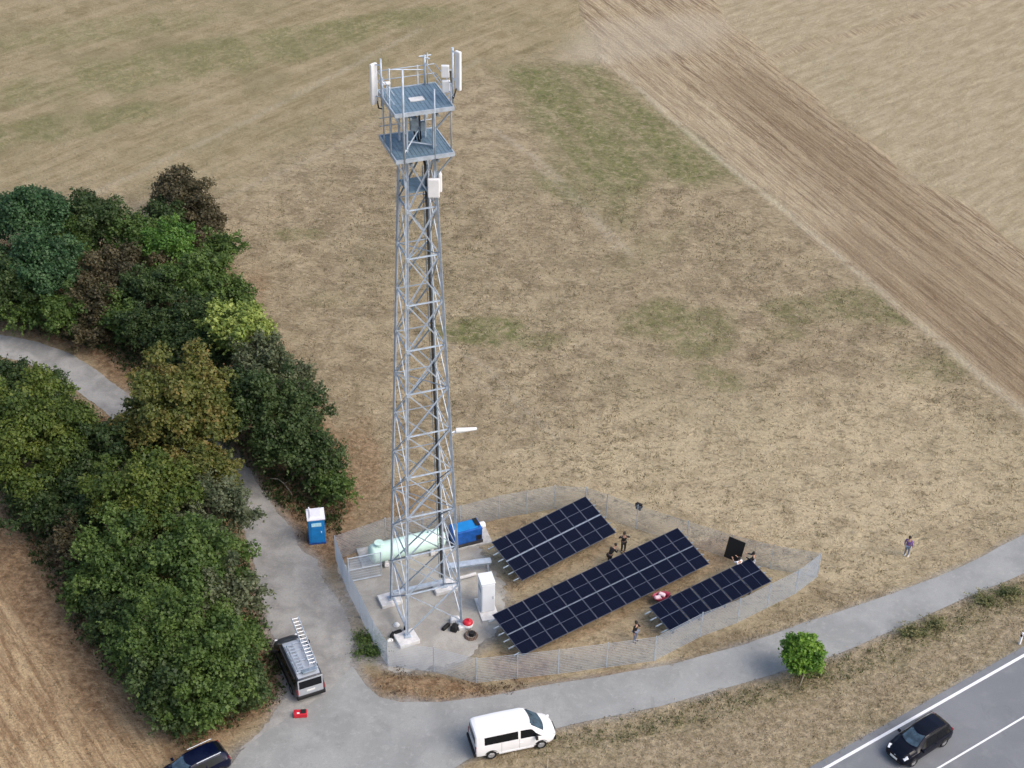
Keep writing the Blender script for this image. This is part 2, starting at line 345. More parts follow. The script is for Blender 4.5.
# dark tussocks
tm = mth(t, 'MULTIPLY', rng_(t, tuft, .545, .605), rng_(t, at('mown'), 0, 1, .72, .2)); tm = mth(t, 'MULTIPLY', tm, rng_(t, tuft2, .38, .6, .35, 1.0)); c = mixc(t, mth(t, 'MULTIPLY', rng_(t, tuft2, .52, .7), .35), c, (.175, .15, .082)); c = mixc(t, mth(t, 'MULTIPLY', rng_(t, tuft, .46, .34), .45), c, (.50, .43, .30))
c = mixc(t, mth(t, 'MULTIPLY', tm, .85), c, (.125, .105, .058))
# mown swaths
wv = nn(t, 'ShaderNodeTexWave', wave_type='BANDS', bands_direction='Y'); t.links.new(mapping(t, pos, -.86, (1, 1, 1)), wv.inputs[0])
wv.inputs['Scale'].default_value = .075; wv.inputs['Distortion'].default_value = 2.5; wv.inputs['Detail'].default_value = 3; wv.inputs['Detail Scale'].default_value = .4
lng = noise(t, mapping(t, pos, -.86, (.06, 1, 1)), .8, 6, .72, .5)
mw = mixc(t, rng_(t, lng, .3, .7), (.21, .172, .088), (.38, .31, .185))
mw = mixc(t, mth(t, 'MULTIPLY', rng_(t, wv.outputs['Fac'], .6, .98), .22), mw, (.45, .38, .25))
mw = mixc(t, mth(t, 'MULTIPLY', rng_(t, mid, .35, .68), .55), mw, (.40, .335, .215)); mw = mixc(t, mth(t, 'MULTIPLY', rng_(t, noise(t, pos, .11, 4, .65), .45, .66), .6), mw, (.205, .185, .095)); mw = mixc(t, mth(t, 'MULTIPLY', tm, 1.6, clamp=True), mw, (.15, .125, .07))
c = mixc(t, mth(t, 'MULTIPLY', at('mown'), .85), c, mw)
c = mixc(t, mth(t, 'MULTIPLY', at('track'), rng_(t, noise(t, pos, 1.5, 3), .35, .6, .2, .7)), c, (.44, .385, .285))
gs = noise(t, mapping(t, pos, -ang0, (.12, 1, 1)), .35, 4, .6)
# green
g1 = mixc(t, rng_(t, noise(t, pos, 1.3, 4), .35, .7), (.080, .110, .028), (.175, .190, .062))
c = mixc(t, mth(t, 'MULTIPLY', at('green'), mth(t, 'MULTIPLY', rng_(t, noise(t, pos, 1.4, 6, .75, .8), .38, .56, .25, 1.0), rng_(t, gs, .36, .56, .45, 1.0))), c, g1)
# pale far zone
c = mixc(t, mth(t, 'MULTIPLY', at('beyond'), .85), c, mixc(t, rng_(t, noise(t, mapping(t, pos, -.75, (.22, 1, 1)), 1.1, 8, .78, .3), .3, .7), (.31, .255, .155), (.50, .42, .29)))
# ploughed strip
ang = math.atan2(G(905, 312).y - G(603, 56).y, G(905, 312).x - G(603, 56).x)
pv = mapping(t, pos, -ang, (1, 1, 1))
l1 = noise(t, mapping(t, pos, -ang, (.03, 1, 1)), 1.0, 5, .7); l2 = noise(t, mapping(t, pos, -ang, (.05, 1, 1)), 4.5, 3, .7); l3 = noise(t, mapping(t, pos, -ang, (.2, 1, 1)), 2.5, 5, .8)
pc = mixc(t, rng_(t, l1, .36, .64), (.50, .40, .26), (.21, .145, .088)); pc = mixc(t, mth(t, 'MULTIPLY', rng_(t, noise(t, mapping(t, pos, -ang, (.025, 1, 1)), 2.4, 3, .6), .5, .6), .55), pc, (.17, .115, .07))
pc = mixc(t, mth(t, 'MULTIPLY', rng_(t, l2, .46, .58), .65), pc, (.58, .48, .33))
pc = mixc(t, mth(t, 'MULTIPLY', rng_(t, l3, .52, .66), .45), pc, (.15, .10, .06))
pc = mixc(t, mth(t, 'MULTIPLY', at('stripl'), .2), pc, (.50, .42, .29)); pc = mixc(t, mth(t, 'MULTIPLY', at('stripr'), mth(t, 'MULTIPLY', rng_(t, l2, .35, .62, .25, 1), .6)), pc, (.21, .145, .085))
c = mixc(t, mth(t, 'MULTIPLY', at('plough'), .92), c, pc)
c = mixc(t, mth(t, 'MULTIPLY', at('paleline'), mth(t, 'MULTIPLY', rng_(t, noise(t, pos, .5, 4), .3, .5), .6)), c, (.60, .53, .38))
c = mixc(t, mth(t, 'MULTIPLY', at('pale'), .8), c, (.50, .43, .32))
# stubble field lower left
sa = math.atan2(G(120, 680).y - G(0, 505).y, G(120, 680).x - G(0, 505).x)
s1 = noise(t, mapping(t, pos, -sa, (.12, 1, 1)), 1.6, 5, .75, .5)
sc = mixc(t, rng_(t, s1, .35, .65), (.56, .42, .25), (.28, .18, .10)); sc = mixc(t, mth(t, 'MULTIPLY', rng_(t, fine, .5, .65), .4), sc, (.12, .085, .05))
c = mixc(t, at('stubble'), c, sc)
c = mixc(t, mth(t, 'MULTIPLY', at('verge'), .6), c, mixc(t, rng_(t, noise(t, pos, 2.2, 5, .7), .35, .65), (.22, .18, .11), (.48, .395, .275)))
# brown dirt
dm = mth(t, 'MULTIPLY', at('dirt'), rng_(t, noise(t, pos, 1.1, 5, .7), .25, .6, .45, 1))
c = mixc(t, dm, c, mixc(t, rng_(t, noise(t, pos, 2.3, 5, .7), .35, .65), (.15, .085, .045), (.38, .255, .15)))
# gravel
gn = noise(t, pos, 9, 3, .8); gb = noise(t, pos, .5, 4, .6)
gr = mixc(t, rng_(t, gb, .35, .65), (.235, .225, .21), (.37, .355, .335)); gr = mixc(t, mth(t, 'MULTIPLY', rng_(t, gn, .5, .7), .3), gr, (.16, .15, .14))
gm = mth(t, 'MULTIPLY', at('gravel'), rng_(t, noise(t, pos, 1.2, 5, .7), .3, .5, .55, 1.0))
c = mixc(t, gm, c, gr)
c = mixc(t, mth(t, 'MULTIPLY', rng_(t, fine, .45, .75), .25), c, (.13, .10, .062))
t.links.new(c, b.inputs['Base Color']); b.inputs['Roughness'].default_value = .95; b.inputs['Specular IOR Level'].default_value = .1
hs = mth(t, 'ADD', mth(t, 'MULTIPLY', fine, .5), mth(t, 'ADD', tuft, mth(t, 'MULTIPLY', mth(t, 'MULTIPLY', l3, at('plough')), 1.0)))
bp = nn(t, 'ShaderNodeBump'); bp.inputs['Strength'].default_value = .9; bp.inputs['Distance'].default_value = .28
t.links.new(hs, bp.inputs['Height']); t.links.new(bp.outputs[0], b.inputs['Normal'])
me.materials.append(m)

def surface_mat(name, c1, c2, c3, sc=.35, fsc=14, bump=.3):
    m, t, b = newmat(name); geo = nn(t, 'ShaderNodeNewGeometry'); pos = geo.outputs['Position']
    c = mixc(t, rng_(t, noise(t, pos, sc, 5, .6, .4), .35, .65), c1, c2)
    c = mixc(t, mth(t, 'MULTIPLY', rng_(t, noise(t, pos, sc * 6, 5, .7), .5, .72), .55), c, c3); c = mixc(t, mth(t, 'MULTIPLY', rng_(t, noise(t, pos, sc * 2.2, 6, .75, 1.5), .56, .66), .3), c, tuple(x * .72 for x in c1))
    f = noise(t, pos, fsc, 3, .8); c = mixc(t, mth(t, 'MULTIPLY', rng_(t, f, .45, .7), .25), c, tuple(x * .5 for x in c1))
    t.links.new(c, b.inputs['Base Color']); b.inputs['Roughness'].default_value = .9; b.inputs['Specular IOR Level'].default_value = .25
    bp = nn(t, 'ShaderNodeBump'); bp.inputs['Strength'].default_value = bump; bp.inputs['Distance'].default_value = .03
    t.links.new(f, bp.inputs['Height']); t.links.new(bp.outputs[0], b.inputs['Normal']); return m
M['farm'] = surface_mat('pale_asphalt', (.245, .250, .243), (.305, .310, .300), (.37, .365, .35))
M['gravel'] = surface_mat('grey_gravel', (.235, .232, .225), (.34, .335, .32), (.40, .345, .26), .6, 9, .8)
M['asphalt'] = surface_mat('dark_asphalt', (.17, .178, .190), (.20, .208, .220), (.235, .24, .245), .15, 18)
M['pad'] = surface_mat('compound_gravel', (.30, .285, .26), (.40, .385, .35), (.40, .33, .23), .7, 10, .6)
M['line'] = surface_mat('road_marking', (.75, .76, .78), (.82, .82, .83), (.7, .7, .7), .8, 14)

def dense(pts, step, amp, seed):
    r = np.random.default_rng(seed); out = []; n = len(pts); ph = r.uniform(0, 6, 6)
    s = 0
    for i in range(n):
        a = Vector(pts[i]); bb = Vector(pts[(i + 1) % n]); L = (bb - a).length; k = max(1, int(L / step)); nrm = Vector((-(bb - a).y, (bb - a).x)) / max(L, 1e-6)
        for j in range(k):
            p = a + (bb - a) * j / k; s += step
            off = amp * (math.sin(s * 1.7 + ph[0]) * .4 + math.sin(s * .6 + ph[1]) * .4 + r.uniform(-.5, .5)); out.append(tuple(p + nrm * off))
    return out
def sheet(name, pts, z, mat):
    n = len(pts); R_ = delaunay_2d_cdt([Vector((p[0], p[1])) for p in pts], [(i, (i + 1) % n) for i in range(n)], [list(range(n))], 1, 1e-4)
    me = bpy.data.meshes.new(name); me.from_pydata([(v.x, v.y, z) for v in R_[0]], [], R_[2]); me.materials.append(mat)
    bm = bmesh.new(); bm.from_mesh(me)
    for f in bm.faces:
        f.normal_update()
        if f.normal.z < 0: f.normal_flip()
    bm.to_mesh(me); bm.free()
    o = bpy.data.objects.new(name, me); COL.objects.link(o); tag(o, kind='structure'); return o
sheet('compound_gravel_pad', dense(W_COMP, .22, .45, 1), .006, M['pad'])
sheet('gravel_track', dense(GP(TRACK_L[1:-1] + [(300, 712), (352, 690)] + TRACK_R[:-1]), .25, .16, 2), .010, M['gravel'])
sheet('gravel_path', dense(W_PATH, .25, .10, 3), .014, M['gravel'])
sheet('farm_road', dense(W_FARM[:len(FARM_UP)] + GP([(330, 690), (300, 712), (268, 730), (240, 752), (205, 800)]) + W_FARM[len(FARM_UP):][:1] + W_FARM[len(FARM_UP) + 1:], 1.1, .05, 4), .020, M['farm'])
# main road: straight, with edge line and centre line
ea, eb = G(826, 768), G(1024, 655.5); rd = (eb - ea).normalized(); rn = Vector((rd.y, -rd.x, 0))
def strip(a0, a1, o0, o1): return [tuple((ea + rd * s + rn * o)[:2]) for s, o in ((a0, o0), (a1, o0), (a1, o1), (a0, o1))]
sheet('main_road', strip(-60, 160, -.55, 7.6), .008, M['asphalt'])
sheet('road_edge_line', strip(-60, 160, -.10, .09), .016, M['line'])
sheet('road_centre_line', strip(-60, 160, 3.44, 3.56), .016, M['line'])
sheet('road_far_edge_line', strip(-60, 160, 6.8, 7.06), .016, M['line'])

# ------------------------------------------------------------------ vegetation
def leafmat(name, cols, trans=.3):
    m, t, b = newmat(name)
    a = nn(t, 'ShaderNodeAttribute'); a.attribute_name = 'shade'
    r = nn(t, 'ShaderNodeValToRGB'); t.links.new(a.outputs['Fac'], r.inputs[0])
    el = r.color_ramp.elements
    while len(el) < len(cols): el.new(.5)
    for i, cc in enumerate(cols): el[i].position = i / (len(cols) - 1); el[i].color = (*cc, 1)
    b.inputs['Roughness'].default_value = .55; b.inputs['Specular IOR Level'].default_value = .35
    t.links.new(r.outputs[0], b.inputs['Base Color'])
    tr = nn(t, 'ShaderNodeBsdfTranslucent'); t.links.new(r.outputs[0], tr.inputs[0])
    mx = nn(t, 'ShaderNodeMixShader'); mx.inputs[0].default_value = trans
    t.links.new(b.outputs[0], mx.inputs[1]); t.links.new(tr.outputs[0], mx.inputs[2])
    t.links.new(mx.outputs[0], t.nodes['Material Output'].inputs[0]); return m
LM = {
 'olive': leafmat('olive_orange_leaves', [(.050, .070, .016), (.100, .125, .026), (.150, .155, .035), (.220, .160, .050)]),
 'yellowgreen': leafmat('yellow_green_leaves', [(.045, .075, .015), (.095, .140, .024), (.160, .190, .036)]),
 'mid': leafmat('mid_green_leaves', [(.035, .068, .016), (.075, .130, .028), (.125, .185, .042)]),
 'bright': leafmat('bright_green_leaves', [(.038, .095, .016), (.085, .185, .030), (.150, .260, .048)]),
 'lime': leafmat('lime_leaves', [(.100, .160, .032), (.230, .300, .065), (.360, .420, .110)]),
 'blue': leafmat('blue_green_leaves', [(.020, .050, .020), (.045, .105, .038), (.090, .165, .065)]),
 'dark': leafmat('dark_green_leaves', [(.020, .040, .012), (.045, .078, .022), (.085, .125, .038)]),
 'brown': leafmat('brownish_leaves', [(.038, .038, .018), (.080, .070, .034), (.140, .115, .060)]),
 'grey': leafmat('grey_green_leaves', [(.045, .062, .026), (.100, .125, .060), (.180, .200, .110)]),
 'dry': leafmat('dry_grass_blades', [(.15, .115, .06), (.30, .24, .145), (.46, .39, .27)]),
 'weed': leafmat('weed_leaves', [(.06, .085, .028), (.13, .15, .055), (.28, .25, .12)]),
 'tussock': leafmat('tussock_blades', [(.16, .15, .075), (.25, .22, .12), (.38, .32, .20)]),
 'sapling': leafmat('fresh_green_leaves', [(.04, .10, .012), (.10, .22, .024), (.22, .36, .045)]),
 'litter': leafmat('brown_undergrowth', [(.05, .028, .016), (.13, .08, .05), (.24, .18, .11)]),
}
def quads(name, C, N, S, shade, mat, parent=None, elong=1.5, up=None):
    """many bent leaf faces: centres C, normals N, sizes S"""
    n = len(C); r = rng.normal(size=(n, 3)) if up is None else up + rng.normal(size=(n, 3)) * .15
    T = np.cross(N, r); T /= np.linalg.norm(T, axis=1, keepdims=True) + 1e-9; B = np.cross(N, T)
    N = N / (np.linalg.norm(N, axis=1, keepdims=True) + 1e-9)
    if up is not None: T, B = B, T
    a = (S * elong * .5)[:, None]; b_ = (S * .5)[:, None]
    V = np.stack([C - T * a, C + B * b_ + N * b_ * .3, C + T * a - N * b_ * .25, C - B * b_ + N * b_ * .3], 1).reshape(-1, 3)
    me = bpy.data.meshes.new(name); me.vertices.add(4 * n); me.vertices.foreach_set('co', V.ravel().astype('f4'))
    me.loops.add(4 * n); me.loops.foreach_set('vertex_index', np.arange(4 * n, dtype='i4'))
    me.polygons.add(n); me.polygons.foreach_set('loop_start', (np.arange(n) * 4).astype('i4')); me.polygons.foreach_set('loop_total', np.full(n, 4, 'i4')); me.update()
    at_ = me.attributes.new('shade', 'FLOAT', 'FACE'); at_.data.foreach_set('value', np.clip(shade, 0, 1).astype('f4'))
    me.materials.append(mat); o = bpy.data.objects.new(name, me); COL.objects.link(o)
    if parent: o.parent = parent
    return o
def crown(rx, rz, n_clump, cov, leaf, spiky=.2, seed=0, round_=False):
    r = np.random.default_rng(seed); Cs, Ns, Ss, Sh = [], [], [], []
    k = np.arange(n_clump) + .5; phi = np.arccos(1 - 1.6 * k / n_clump); th = PI * (1 + 5 ** .5) * k + r.uniform(0, 6)
    D = np.stack([np.cos(th) * np.sin(phi), np.sin(th) * np.sin(phi), np.cos(phi)], 1) + r.normal(size=(n_clump, 3)) * (.05 if round_ else .14)
    big = .10 if not round_ else .02
    for i in range(n_clump + 6):
        if i < n_clump:
            dd = D[i]; fr = r.uniform(.58, 1.04) * (1 + big * 1.6 * math.sin(th[i] * 2 + seed) + big * math.sin(phi[i] * 5 + seed)); cr = rx * r.uniform(.13, .27) + .12
        else: dd = r.normal(size=3); dd /= np.linalg.norm(dd); fr = .4; cr = rx * .42
        if round_: fr = .80 + r.uniform(-.17, .10)
        c = dd * np.array([rx, rx, rz]) * fr; per = int(cov * 2 * PI * cr * cr / (.75 * leaf * leaf))
        d = r.normal(size=(per, 3)); d[:, 2] = np.where(d[:, 2] < -.3, -d[:, 2], d[:, 2]); d /= np.linalg.norm(d, axis=1, keepdims=True)
        lump = 1 + .25 * np.sin(d[:, 0] * 5 + i) * np.sin(d[:, 1] * 6 + 2 * i) + .2 * np.sin(d[:, 2] * 8 + i)
        rad = cr * lump * r.uniform(.45, 1.1, per) ** .7
        Cs.append(c + d * rad[:, None] * np.array([1, 1, .85])); Ns.append(d * .7 + r.normal(size=(per, 3)) * .6 + np.array([0, 0, .3])); Ss.append(leaf * r.uniform(.55, 1.4, per))
        cs = r.uniform(.22, .8); Sh.append(cs + r.normal(size=per) * .16)
        if i < n_clump:                      # loose sprays reaching out of the clump
            for q in range(int(spiky * 7) + 1):
                e = dd / np.linalg.norm(dd) * .6 + r.normal(size=3) * .5 + np.array([0, 0, .45]); e /= np.linalg.norm(e); n = 9; L_ = r.uniform(.25, .7) * (1 if not round_ else .4); f_ = np.linspace(0, 1, n)[:, None]
                pt = c + e * cr * .8 + e * f_ * L_ + np.array([0, 0, -.3]) * f_ ** 2 * L_ + r.normal(size=(n, 3)) * .04
                Cs.append(pt); Ns.append(np.tile(e, (n, 1)) * .2 + r.normal(size=(n, 3)) * .5 + np.array([0, 0, .6])); Ss.append(leaf * r.uniform(.6, 1.1, n)); Sh.append(np.full(n, cs + .15) + r.normal(size=n) * .1)
    return np.concatenate(Cs), np.concatenate(Ns), np.concatenate(Ss), np.concatenate(Sh)
def trunk_mb(h, r0, rx, seed, lean=(0, 0), multi=1):
    r = random.Random(seed); m = MB()
    for q in range(multi):
        bx, by = (r.uniform(-.5, .5), r.uniform(-.5, .5)) if multi > 1 else (0, 0)
        top = Vector((bx * 2 + lean[0], by * 2 + lean[1], h * .72)); p0 = Vector((bx, by, -.05)); prev = p0
        for k in range(1, 5):
            p = p0.lerp(top, k / 4) + Vector((r.uniform(-.12, .12), r.uniform(-.12, .12), 0)); m.tube(prev, p, r0 * (1 - .19 * (k - 1)), r0 * (1 - .19 * k), 8); prev = p
            if k >= 2:
                for j in range(3):
                    a = r.uniform(0, 2 * PI); L = rx * r.uniform(.5, .85); e = p + Vector((math.cos(a) * L, math.sin(a) * L, L * r.uniform(.4, .9)))
                    mid_ = p.lerp(e, .5) + Vector((0, 0, .15)); m.tube(p, mid_, r0 * .38, r0 * .26, 6); m.tube(mid_, e, r0 * .26, r0 * .08, 5)
    return m
def tree(name, px, py, h, rx, kind, label, cat='tree', rzf=.8, spiky=.4, leaf=.135, dens=1.0, round_=False, group='trees and shrubs of the hedgerow', seed=0, multi=1, nc=None, at_=None):
    """crown centre is seen at (px,py) at height h"""
    c = G(px, py, h); root = empty(name, (c.x, c.y, 0), 0, label, cat, group)
    rz = rx * rzf; nc = nc or int(26 + rx * rx * 4.2)
    C, N, S, Sh = crown(rx, rz, nc, dens * (.95 if not round_ else 1.15), leaf, spiky, seed, round_)
    C[:, 2] += h
    keep = C[:, 2] > .08; C, N, S, Sh = C[keep], N[keep], S[keep], Sh[keep]
    tm_ = trunk_mb(h, .09 + .035 * rx, rx, seed, multi=multi)
    if spiky > .55:
        r2 = random.Random(seed)
        for q in range(16):
            a, f_ = r2.uniform(0, 2 * PI), r2.uniform(.2, 1.2); o_ = Vector((0, 0, h * .72)); p = Vector((math.cos(a) * math.sin(f_) * rx * .8, math.sin(a) * math.sin(f_) * rx * .8, h + math.cos(f_) * rz * .8)); e = p + Vector((math.cos(a) * .5, math.sin(a) * .5, r2.uniform(.4, .8)))
            tm_.tube(o_, p, .035, .02, 5); tm_.tube(p, e, .02, .007, 5)
    tm_.build('trunk', M['bark'], root)
    quads('crown', C, N, S, Sh, LM[kind], root)
    return root
TREES = [
 # north hedge
 ('broadleaf_tree', 28, 222, 5.0, 3.4, 'blue', 'blue-green broad tree at the left edge, furthest back by the mown field', dict()),
 ('broadleaf_tree', 47, 268, 4.6, 3.0, 'blue', 'blue-green rounded tree directly in front of the rearmost left-edge tree', dict()),
 ('broadleaf_tree', 5, 285, 3.8, 2.5, 'dark', 'dark green tree cut by the left edge just above the grey path', dict()),
 ('broadleaf_tree', 95, 222, 4.2, 2.7, 'dark', 'dark green tree along the back of the hedge, between blue-green and brown crowns', dict()),
 ('thorn_bush', 180, 197, 3.0, 2.5, 'brown', 'reddish brown thorny bush at the far tip of the hedge', dict(cat='bush', spiky=.8)),
 ('thorn_bush', 205, 222, 2.2, 1.8, 'brown', 'small olive brown bush beside the field, right of the reddish bush', dict(cat='bush', spiky=.8)),
 ('broadleaf_tree', 168, 246, 4.0, 2.2, 'bright', 'bright green tree in front of the reddish brown bush', dict()),
 ('broadleaf_tree', 136, 238, 3.6, 2.0, 'mid', 'mid green tree left of the bright green one', dict()),
 ('thorn_bush', 115, 272, 3.4, 2.3, 'brown', 'grey-brown leafy bush in the middle of the rear hedge', dict(cat='bush', spiky=.7)),
 ('broadleaf_tree', 200, 280, 3.8, 2.3, 'mid', 'green tree on the field side below the bright green tree', dict()),
 ('broadleaf_tree', 150, 292, 3.4, 2.2, 'dark', 'dark tree amid the hedge between grey-brown bush and field-side tree', dict()),
 ('thorn_bush', 95, 300, 2.8, 2.2, 'brown', 'olive brown bush low beside the bend of the grey path', dict(cat='bush')),
 ('broadleaf_tree', 62, 312, 2.4, 1.9, 'mid', 'low green bush bordering the grey path at left', dict(cat='bush')),
 ('broadleaf_tree', 20, 312, 2.0, 1.6, 'mid', 'small green bush on the path edge near the left border', dict(cat='bush')),
 ('broadleaf_tree', 150, 328, 2.8, 1.9, 'dark', 'dark bush at the bend where the path enters the trees', dict(cat='bush')),
 ('broadleaf_tree', 198, 318, 3.6, 1.9, 'dark', 'dark tree just left of the lime green crown', dict()),
 ('ash_tree', 240, 332, 5.2, 2.5, 'lime', 'lime green pale tree standing out on the field side', dict(leaf=.17)),
 ('broadleaf_tree', 262, 366, 4.6, 2.2, 'grey', 'grey-green tree right below the lime green tree', dict(spiky=.9)),
 ('broadleaf_tree', 256, 402, 4.6, 2.5, 'dark', 'large dark green tree behind the olive orange crown', dict(spiky=.7)),
 ('broadleaf_tree', 292, 412, 3.8, 2.2, 'dark', 'dark green tree on the field side above the toilet', dict(spiky=.7)),
 ('broadleaf_tree', 290, 442, 3.2, 2.1, 'dark', 'dark green bush overhanging the gravel track above the portable toilet', dict(cat='bush', spiky=.7)),
 ('broadleaf_tree', 318, 462, 2.4, 1.7, 'dark', 'dark green bush at the right end of the rear hedge', dict(cat='bush', spiky=.7)),
 ('broadleaf_tree', 333, 487, 1.5, 1.3, 'mid', 'small green bush touching the corner of the mesh fence', dict(cat='bush')),
 ('broadleaf_tree', 122, 318, 2.3, 1.9, 'mid', 'green bush at the inner side of the path bend, below the grey-brown bush', dict(cat='bush')),
 ('broadleaf_tree', 178, 340, 2.8, 2.0, 'dark', 'dark bush between the path bend and the lime green tree', dict(cat='bush')),
 ('broadleaf_tree', 212, 352, 3.2, 2.0, 'dark', 'dark tree hidden partly behind the olive orange crown', dict()),
 ('broadleaf_tree', 92, 333, 1.4, 1.5, 'brown', 'low brownish bush at the edge of the dry strip beside the path', dict(cat='bush')),
 ('broadleaf_tree', 222, 250, 2.4, 1.6, 'mid', 'small green tree on the field edge below the olive brown bush', dict()),
 ('broadleaf_tree', 232, 296, 2.4, 1.7, 'mid', 'small green tree on the field edge right above the lime green tree', dict()),
 ('broadleaf_tree', 165, 222, 2.6, 2.1, 'dark', 'dark bush squeezed behind the bright green tree', dict(cat='bush')),
 ('broadleaf_tree', 70, 245, 3.2, 2.4, 'mid', 'green tree between the blue-green crowns and the grey-brown bush', dict()),
 ('broadleaf_tree', 296, 385, 2.2, 1.5, 'grey', 'grey-green bush at the field edge right of the dark trees', dict(cat='bush', spiky=.8)),
 # south hedge
 ('broadleaf_tree', 78, 492, 3.2, 2.2, 'dark', 'dark tree low between the yellow-green trees', dict()),
 ('broadleaf_tree', 108, 520, 3.0, 2.2, 'dark', 'very dark tree in the hollow above the brownish bush', dict()),
 ('broadleaf_tree', 92, 590, 2.0, 1.7, 'mid', 'mid green bush at the stubble edge below the brownish bush', dict(cat='bush')),
 ('broadleaf_tree', 140, 655, 2.2, 1.8, 'mid', 'mid green bush low on the stubble side near the hedge tip', dict(cat='bush')),
 ('broadleaf_tree', 240, 642, 2.2, 1.4, 'mid', 'green bush between near hedge and camper van flank', dict(cat='bush')),
 ('broadleaf_tree', 205, 475, 4.2, 2.3, 'olive', 'olive bush at the track side right under the olive orange crown', dict()),
 ('broadleaf_tree', 148, 440, 3.4, 2.2, 'dark', 'dark tree shading the path end behind the olive orange crown', dict()),
 ('broadleaf_tree', 185, 715, 1.3, 1.4, 'dark', 'lowest dark bush at the hedge tip by the dry grass', dict(cat='bush')),
 ('broadleaf_tree', 6, 384, 3.6, 1.9, 'dark', 'dark green tree below the grey path, at the left border', dict()),
 ('broadleaf_tree', 45, 398, 3.6, 2.0, 'dark', 'dark pointed tree close under the grey path', dict(spiky=.9)),
 ('broadleaf_tree', 40, 440, 5.0, 3.8, 'yellowgreen', 'large yellow-green tree on the left beside the stubble field', dict()),
 ('oak_tree', 180, 412, 5.8, 3.9, 'olive', 'tallest olive tree with orange tinged leaves between path and track', dict(leaf=.15)),
 ('broadleaf_tree', 100, 455, 4.2, 2.4, 'dark', 'dark green tree between the yellow-green and the olive orange crowns', dict()),
 ('broadleaf_tree', 40, 500, 3.0, 2.3, 'dark', 'dark green tree at the edge of the stubble, below the yellow-green one', dict()),
 ('broadleaf_tree', 150, 500, 5.0, 3.1, 'yellowgreen', 'yellow-green tree directly below the olive orange crown', dict(spiky=.6)),
 ('broadleaf_tree', 212, 512, 4.2, 2.3, 'grey', 'grey-green spindly tree beside the gravel track', dict(spiky=1.0, dens=.7)),
 ('thorn_bush', 80, 548, 2.4, 1.8, 'brown', 'brownish bush on the stubble side of the hedge', dict(cat='bush', spiky=.8)),
 ('broadleaf_tree', 122, 560, 4.0, 2.7, 'mid', 'mid green tree on the stubble side, right of the brownish bush', dict(spiky=.6)),
 ('broadleaf_tree', 190, 565, 4.8, 2.9, 'mid', 'broad mid green tree in the middle of the near hedge', dict(spiky=.7)),
 ('broadleaf_tree', 218, 600, 3.6, 2.1, 'grey', 'grey-green tree leaning to the gravel track above the camper van', dict(spiky=.9)),
 ('broadleaf_tree', 165, 625, 4.0, 2.7, 'mid', 'mid green tree in the lower part of the near hedge', dict(spiky=.6)),
 ('broadleaf_tree', 120, 618, 2.6, 1.9, 'dark', 'dark low bush facing the stubble in the lower hedge', dict(cat='bush')),
 ('broadleaf_tree', 205, 648, 3.6, 2.4, 'mid', 'green tree left of the camper van', dict(spiky=.7)),
 ('broadleaf_tree', 165, 678, 2.6, 2.1, 'dark', 'dark green bush at the lower left tip of the hedge', dict(cat='bush')),
 ('broadleaf_tree', 208, 692, 2.4, 2.1, 'mid', 'mid green bush at the lowest tip above the navy car', dict(cat='bush', spiky=.5)),
 ('broadleaf_tree', 240, 682, 2.0, 1.6, 'dark', 'dark green bush left of the rear of the camper van', dict(cat='bush')),
]
for i, (nm, px, py, h, rx, kind, lab, kw) in enumerate(TREES):
    tree(nm, px, py, h, rx, kind, lab, seed=100 + i, **kw)
# little tree by the farm road
st = tree('young_tree', 803, 655, 1.9, 1.20, 'sapling', 'single round bright green young tree beside the farm road', rzf=1.16, spiky=.3, leaf=.10, dens=1.2, nc=60, round_=True, group=None, seed=501)

# undergrowth, tufts: uncountable cover
def scatter(polys, density, seed, excl=()):
    r = np.random.default_rng(seed); out = []
    for p in polys:
        a = np.array(p); lo, hi = a.min(0), a.max(0); n = int(density * (hi[0] - lo[0]) * (hi[1] - lo[1])); x = r.uniform(lo[0], hi[0], n); y = r.uniform(lo[1], hi[1], n)
        k = sdf(x, y, p) < 0
        for e, mar in excl: k &= sdf(x, y, e) > mar
        out.append(np.stack([x[k], y[k]], 1))
    return np.concatenate(out)
def cover(name, XY, h, spread, per, size, mat, label, cat, seed, upr=1.0, elong=3.0, sb=None):
    r = np.random.default_rng(seed); n = len(XY); k = n * per
    hh = h * r.uniform(.4, 1.2, n); base = np.repeat(XY, per, 0) + r.normal(size=(k, 2)) * spread
    z = r.uniform(.15, .6, k) * np.repeat(hh, per); C = np.concatenate([base, z[:, None]], 1)
    N = np.concatenate([r.normal(size=(k, 2)), r.normal(size=(k, 1)) * .4], 1); N /= np.linalg.norm(N, axis=1, keepdims=True)
    sh = np.repeat(r.uniform(.1, .9, n) if sb is None else sb, per) + r.normal(size=k) * .15
    o = quads(name, C, N, size * r.uniform(.6, 1.4, k), sh, mat, elong=elong, up=np.tile([0, 0, upr], (k, 1)) + r.normal(size=(k, 3)) * .45)
    return tag(o, label, cat, kind='stuff')
EX = [(W_FARM, .05), (W_TRACK, .1), (W_PATH, .1), (W_ROAD, .1)]
cover('hedge_undergrowth', scatter([W_NTREE, W_STREE], 9, 61, EX), .7, .18, 7, .12, LM['dark'], 'dark low undergrowth beneath the hedge trees', 'undergrowth', 62, elong=1.8)
cover('brown_weeds', scatter([W_NTREE, W_STREE, GP([(385, 672), (400, 668), (470, 682), (560, 682), (560, 688), (470, 698), (400, 700), (384, 692)]), GP([(290, 500), (345, 500), (340, 548), (332, 552), (300, 545)])], 5, 63, EX), .4, .15, 6, .06, LM['litter'], 'brown withered weeds at the hedge foot and road corner', 'weeds', 64)
vergep = GP(FARM_LO[:-2]) + GP(ROAD_E[::-1])
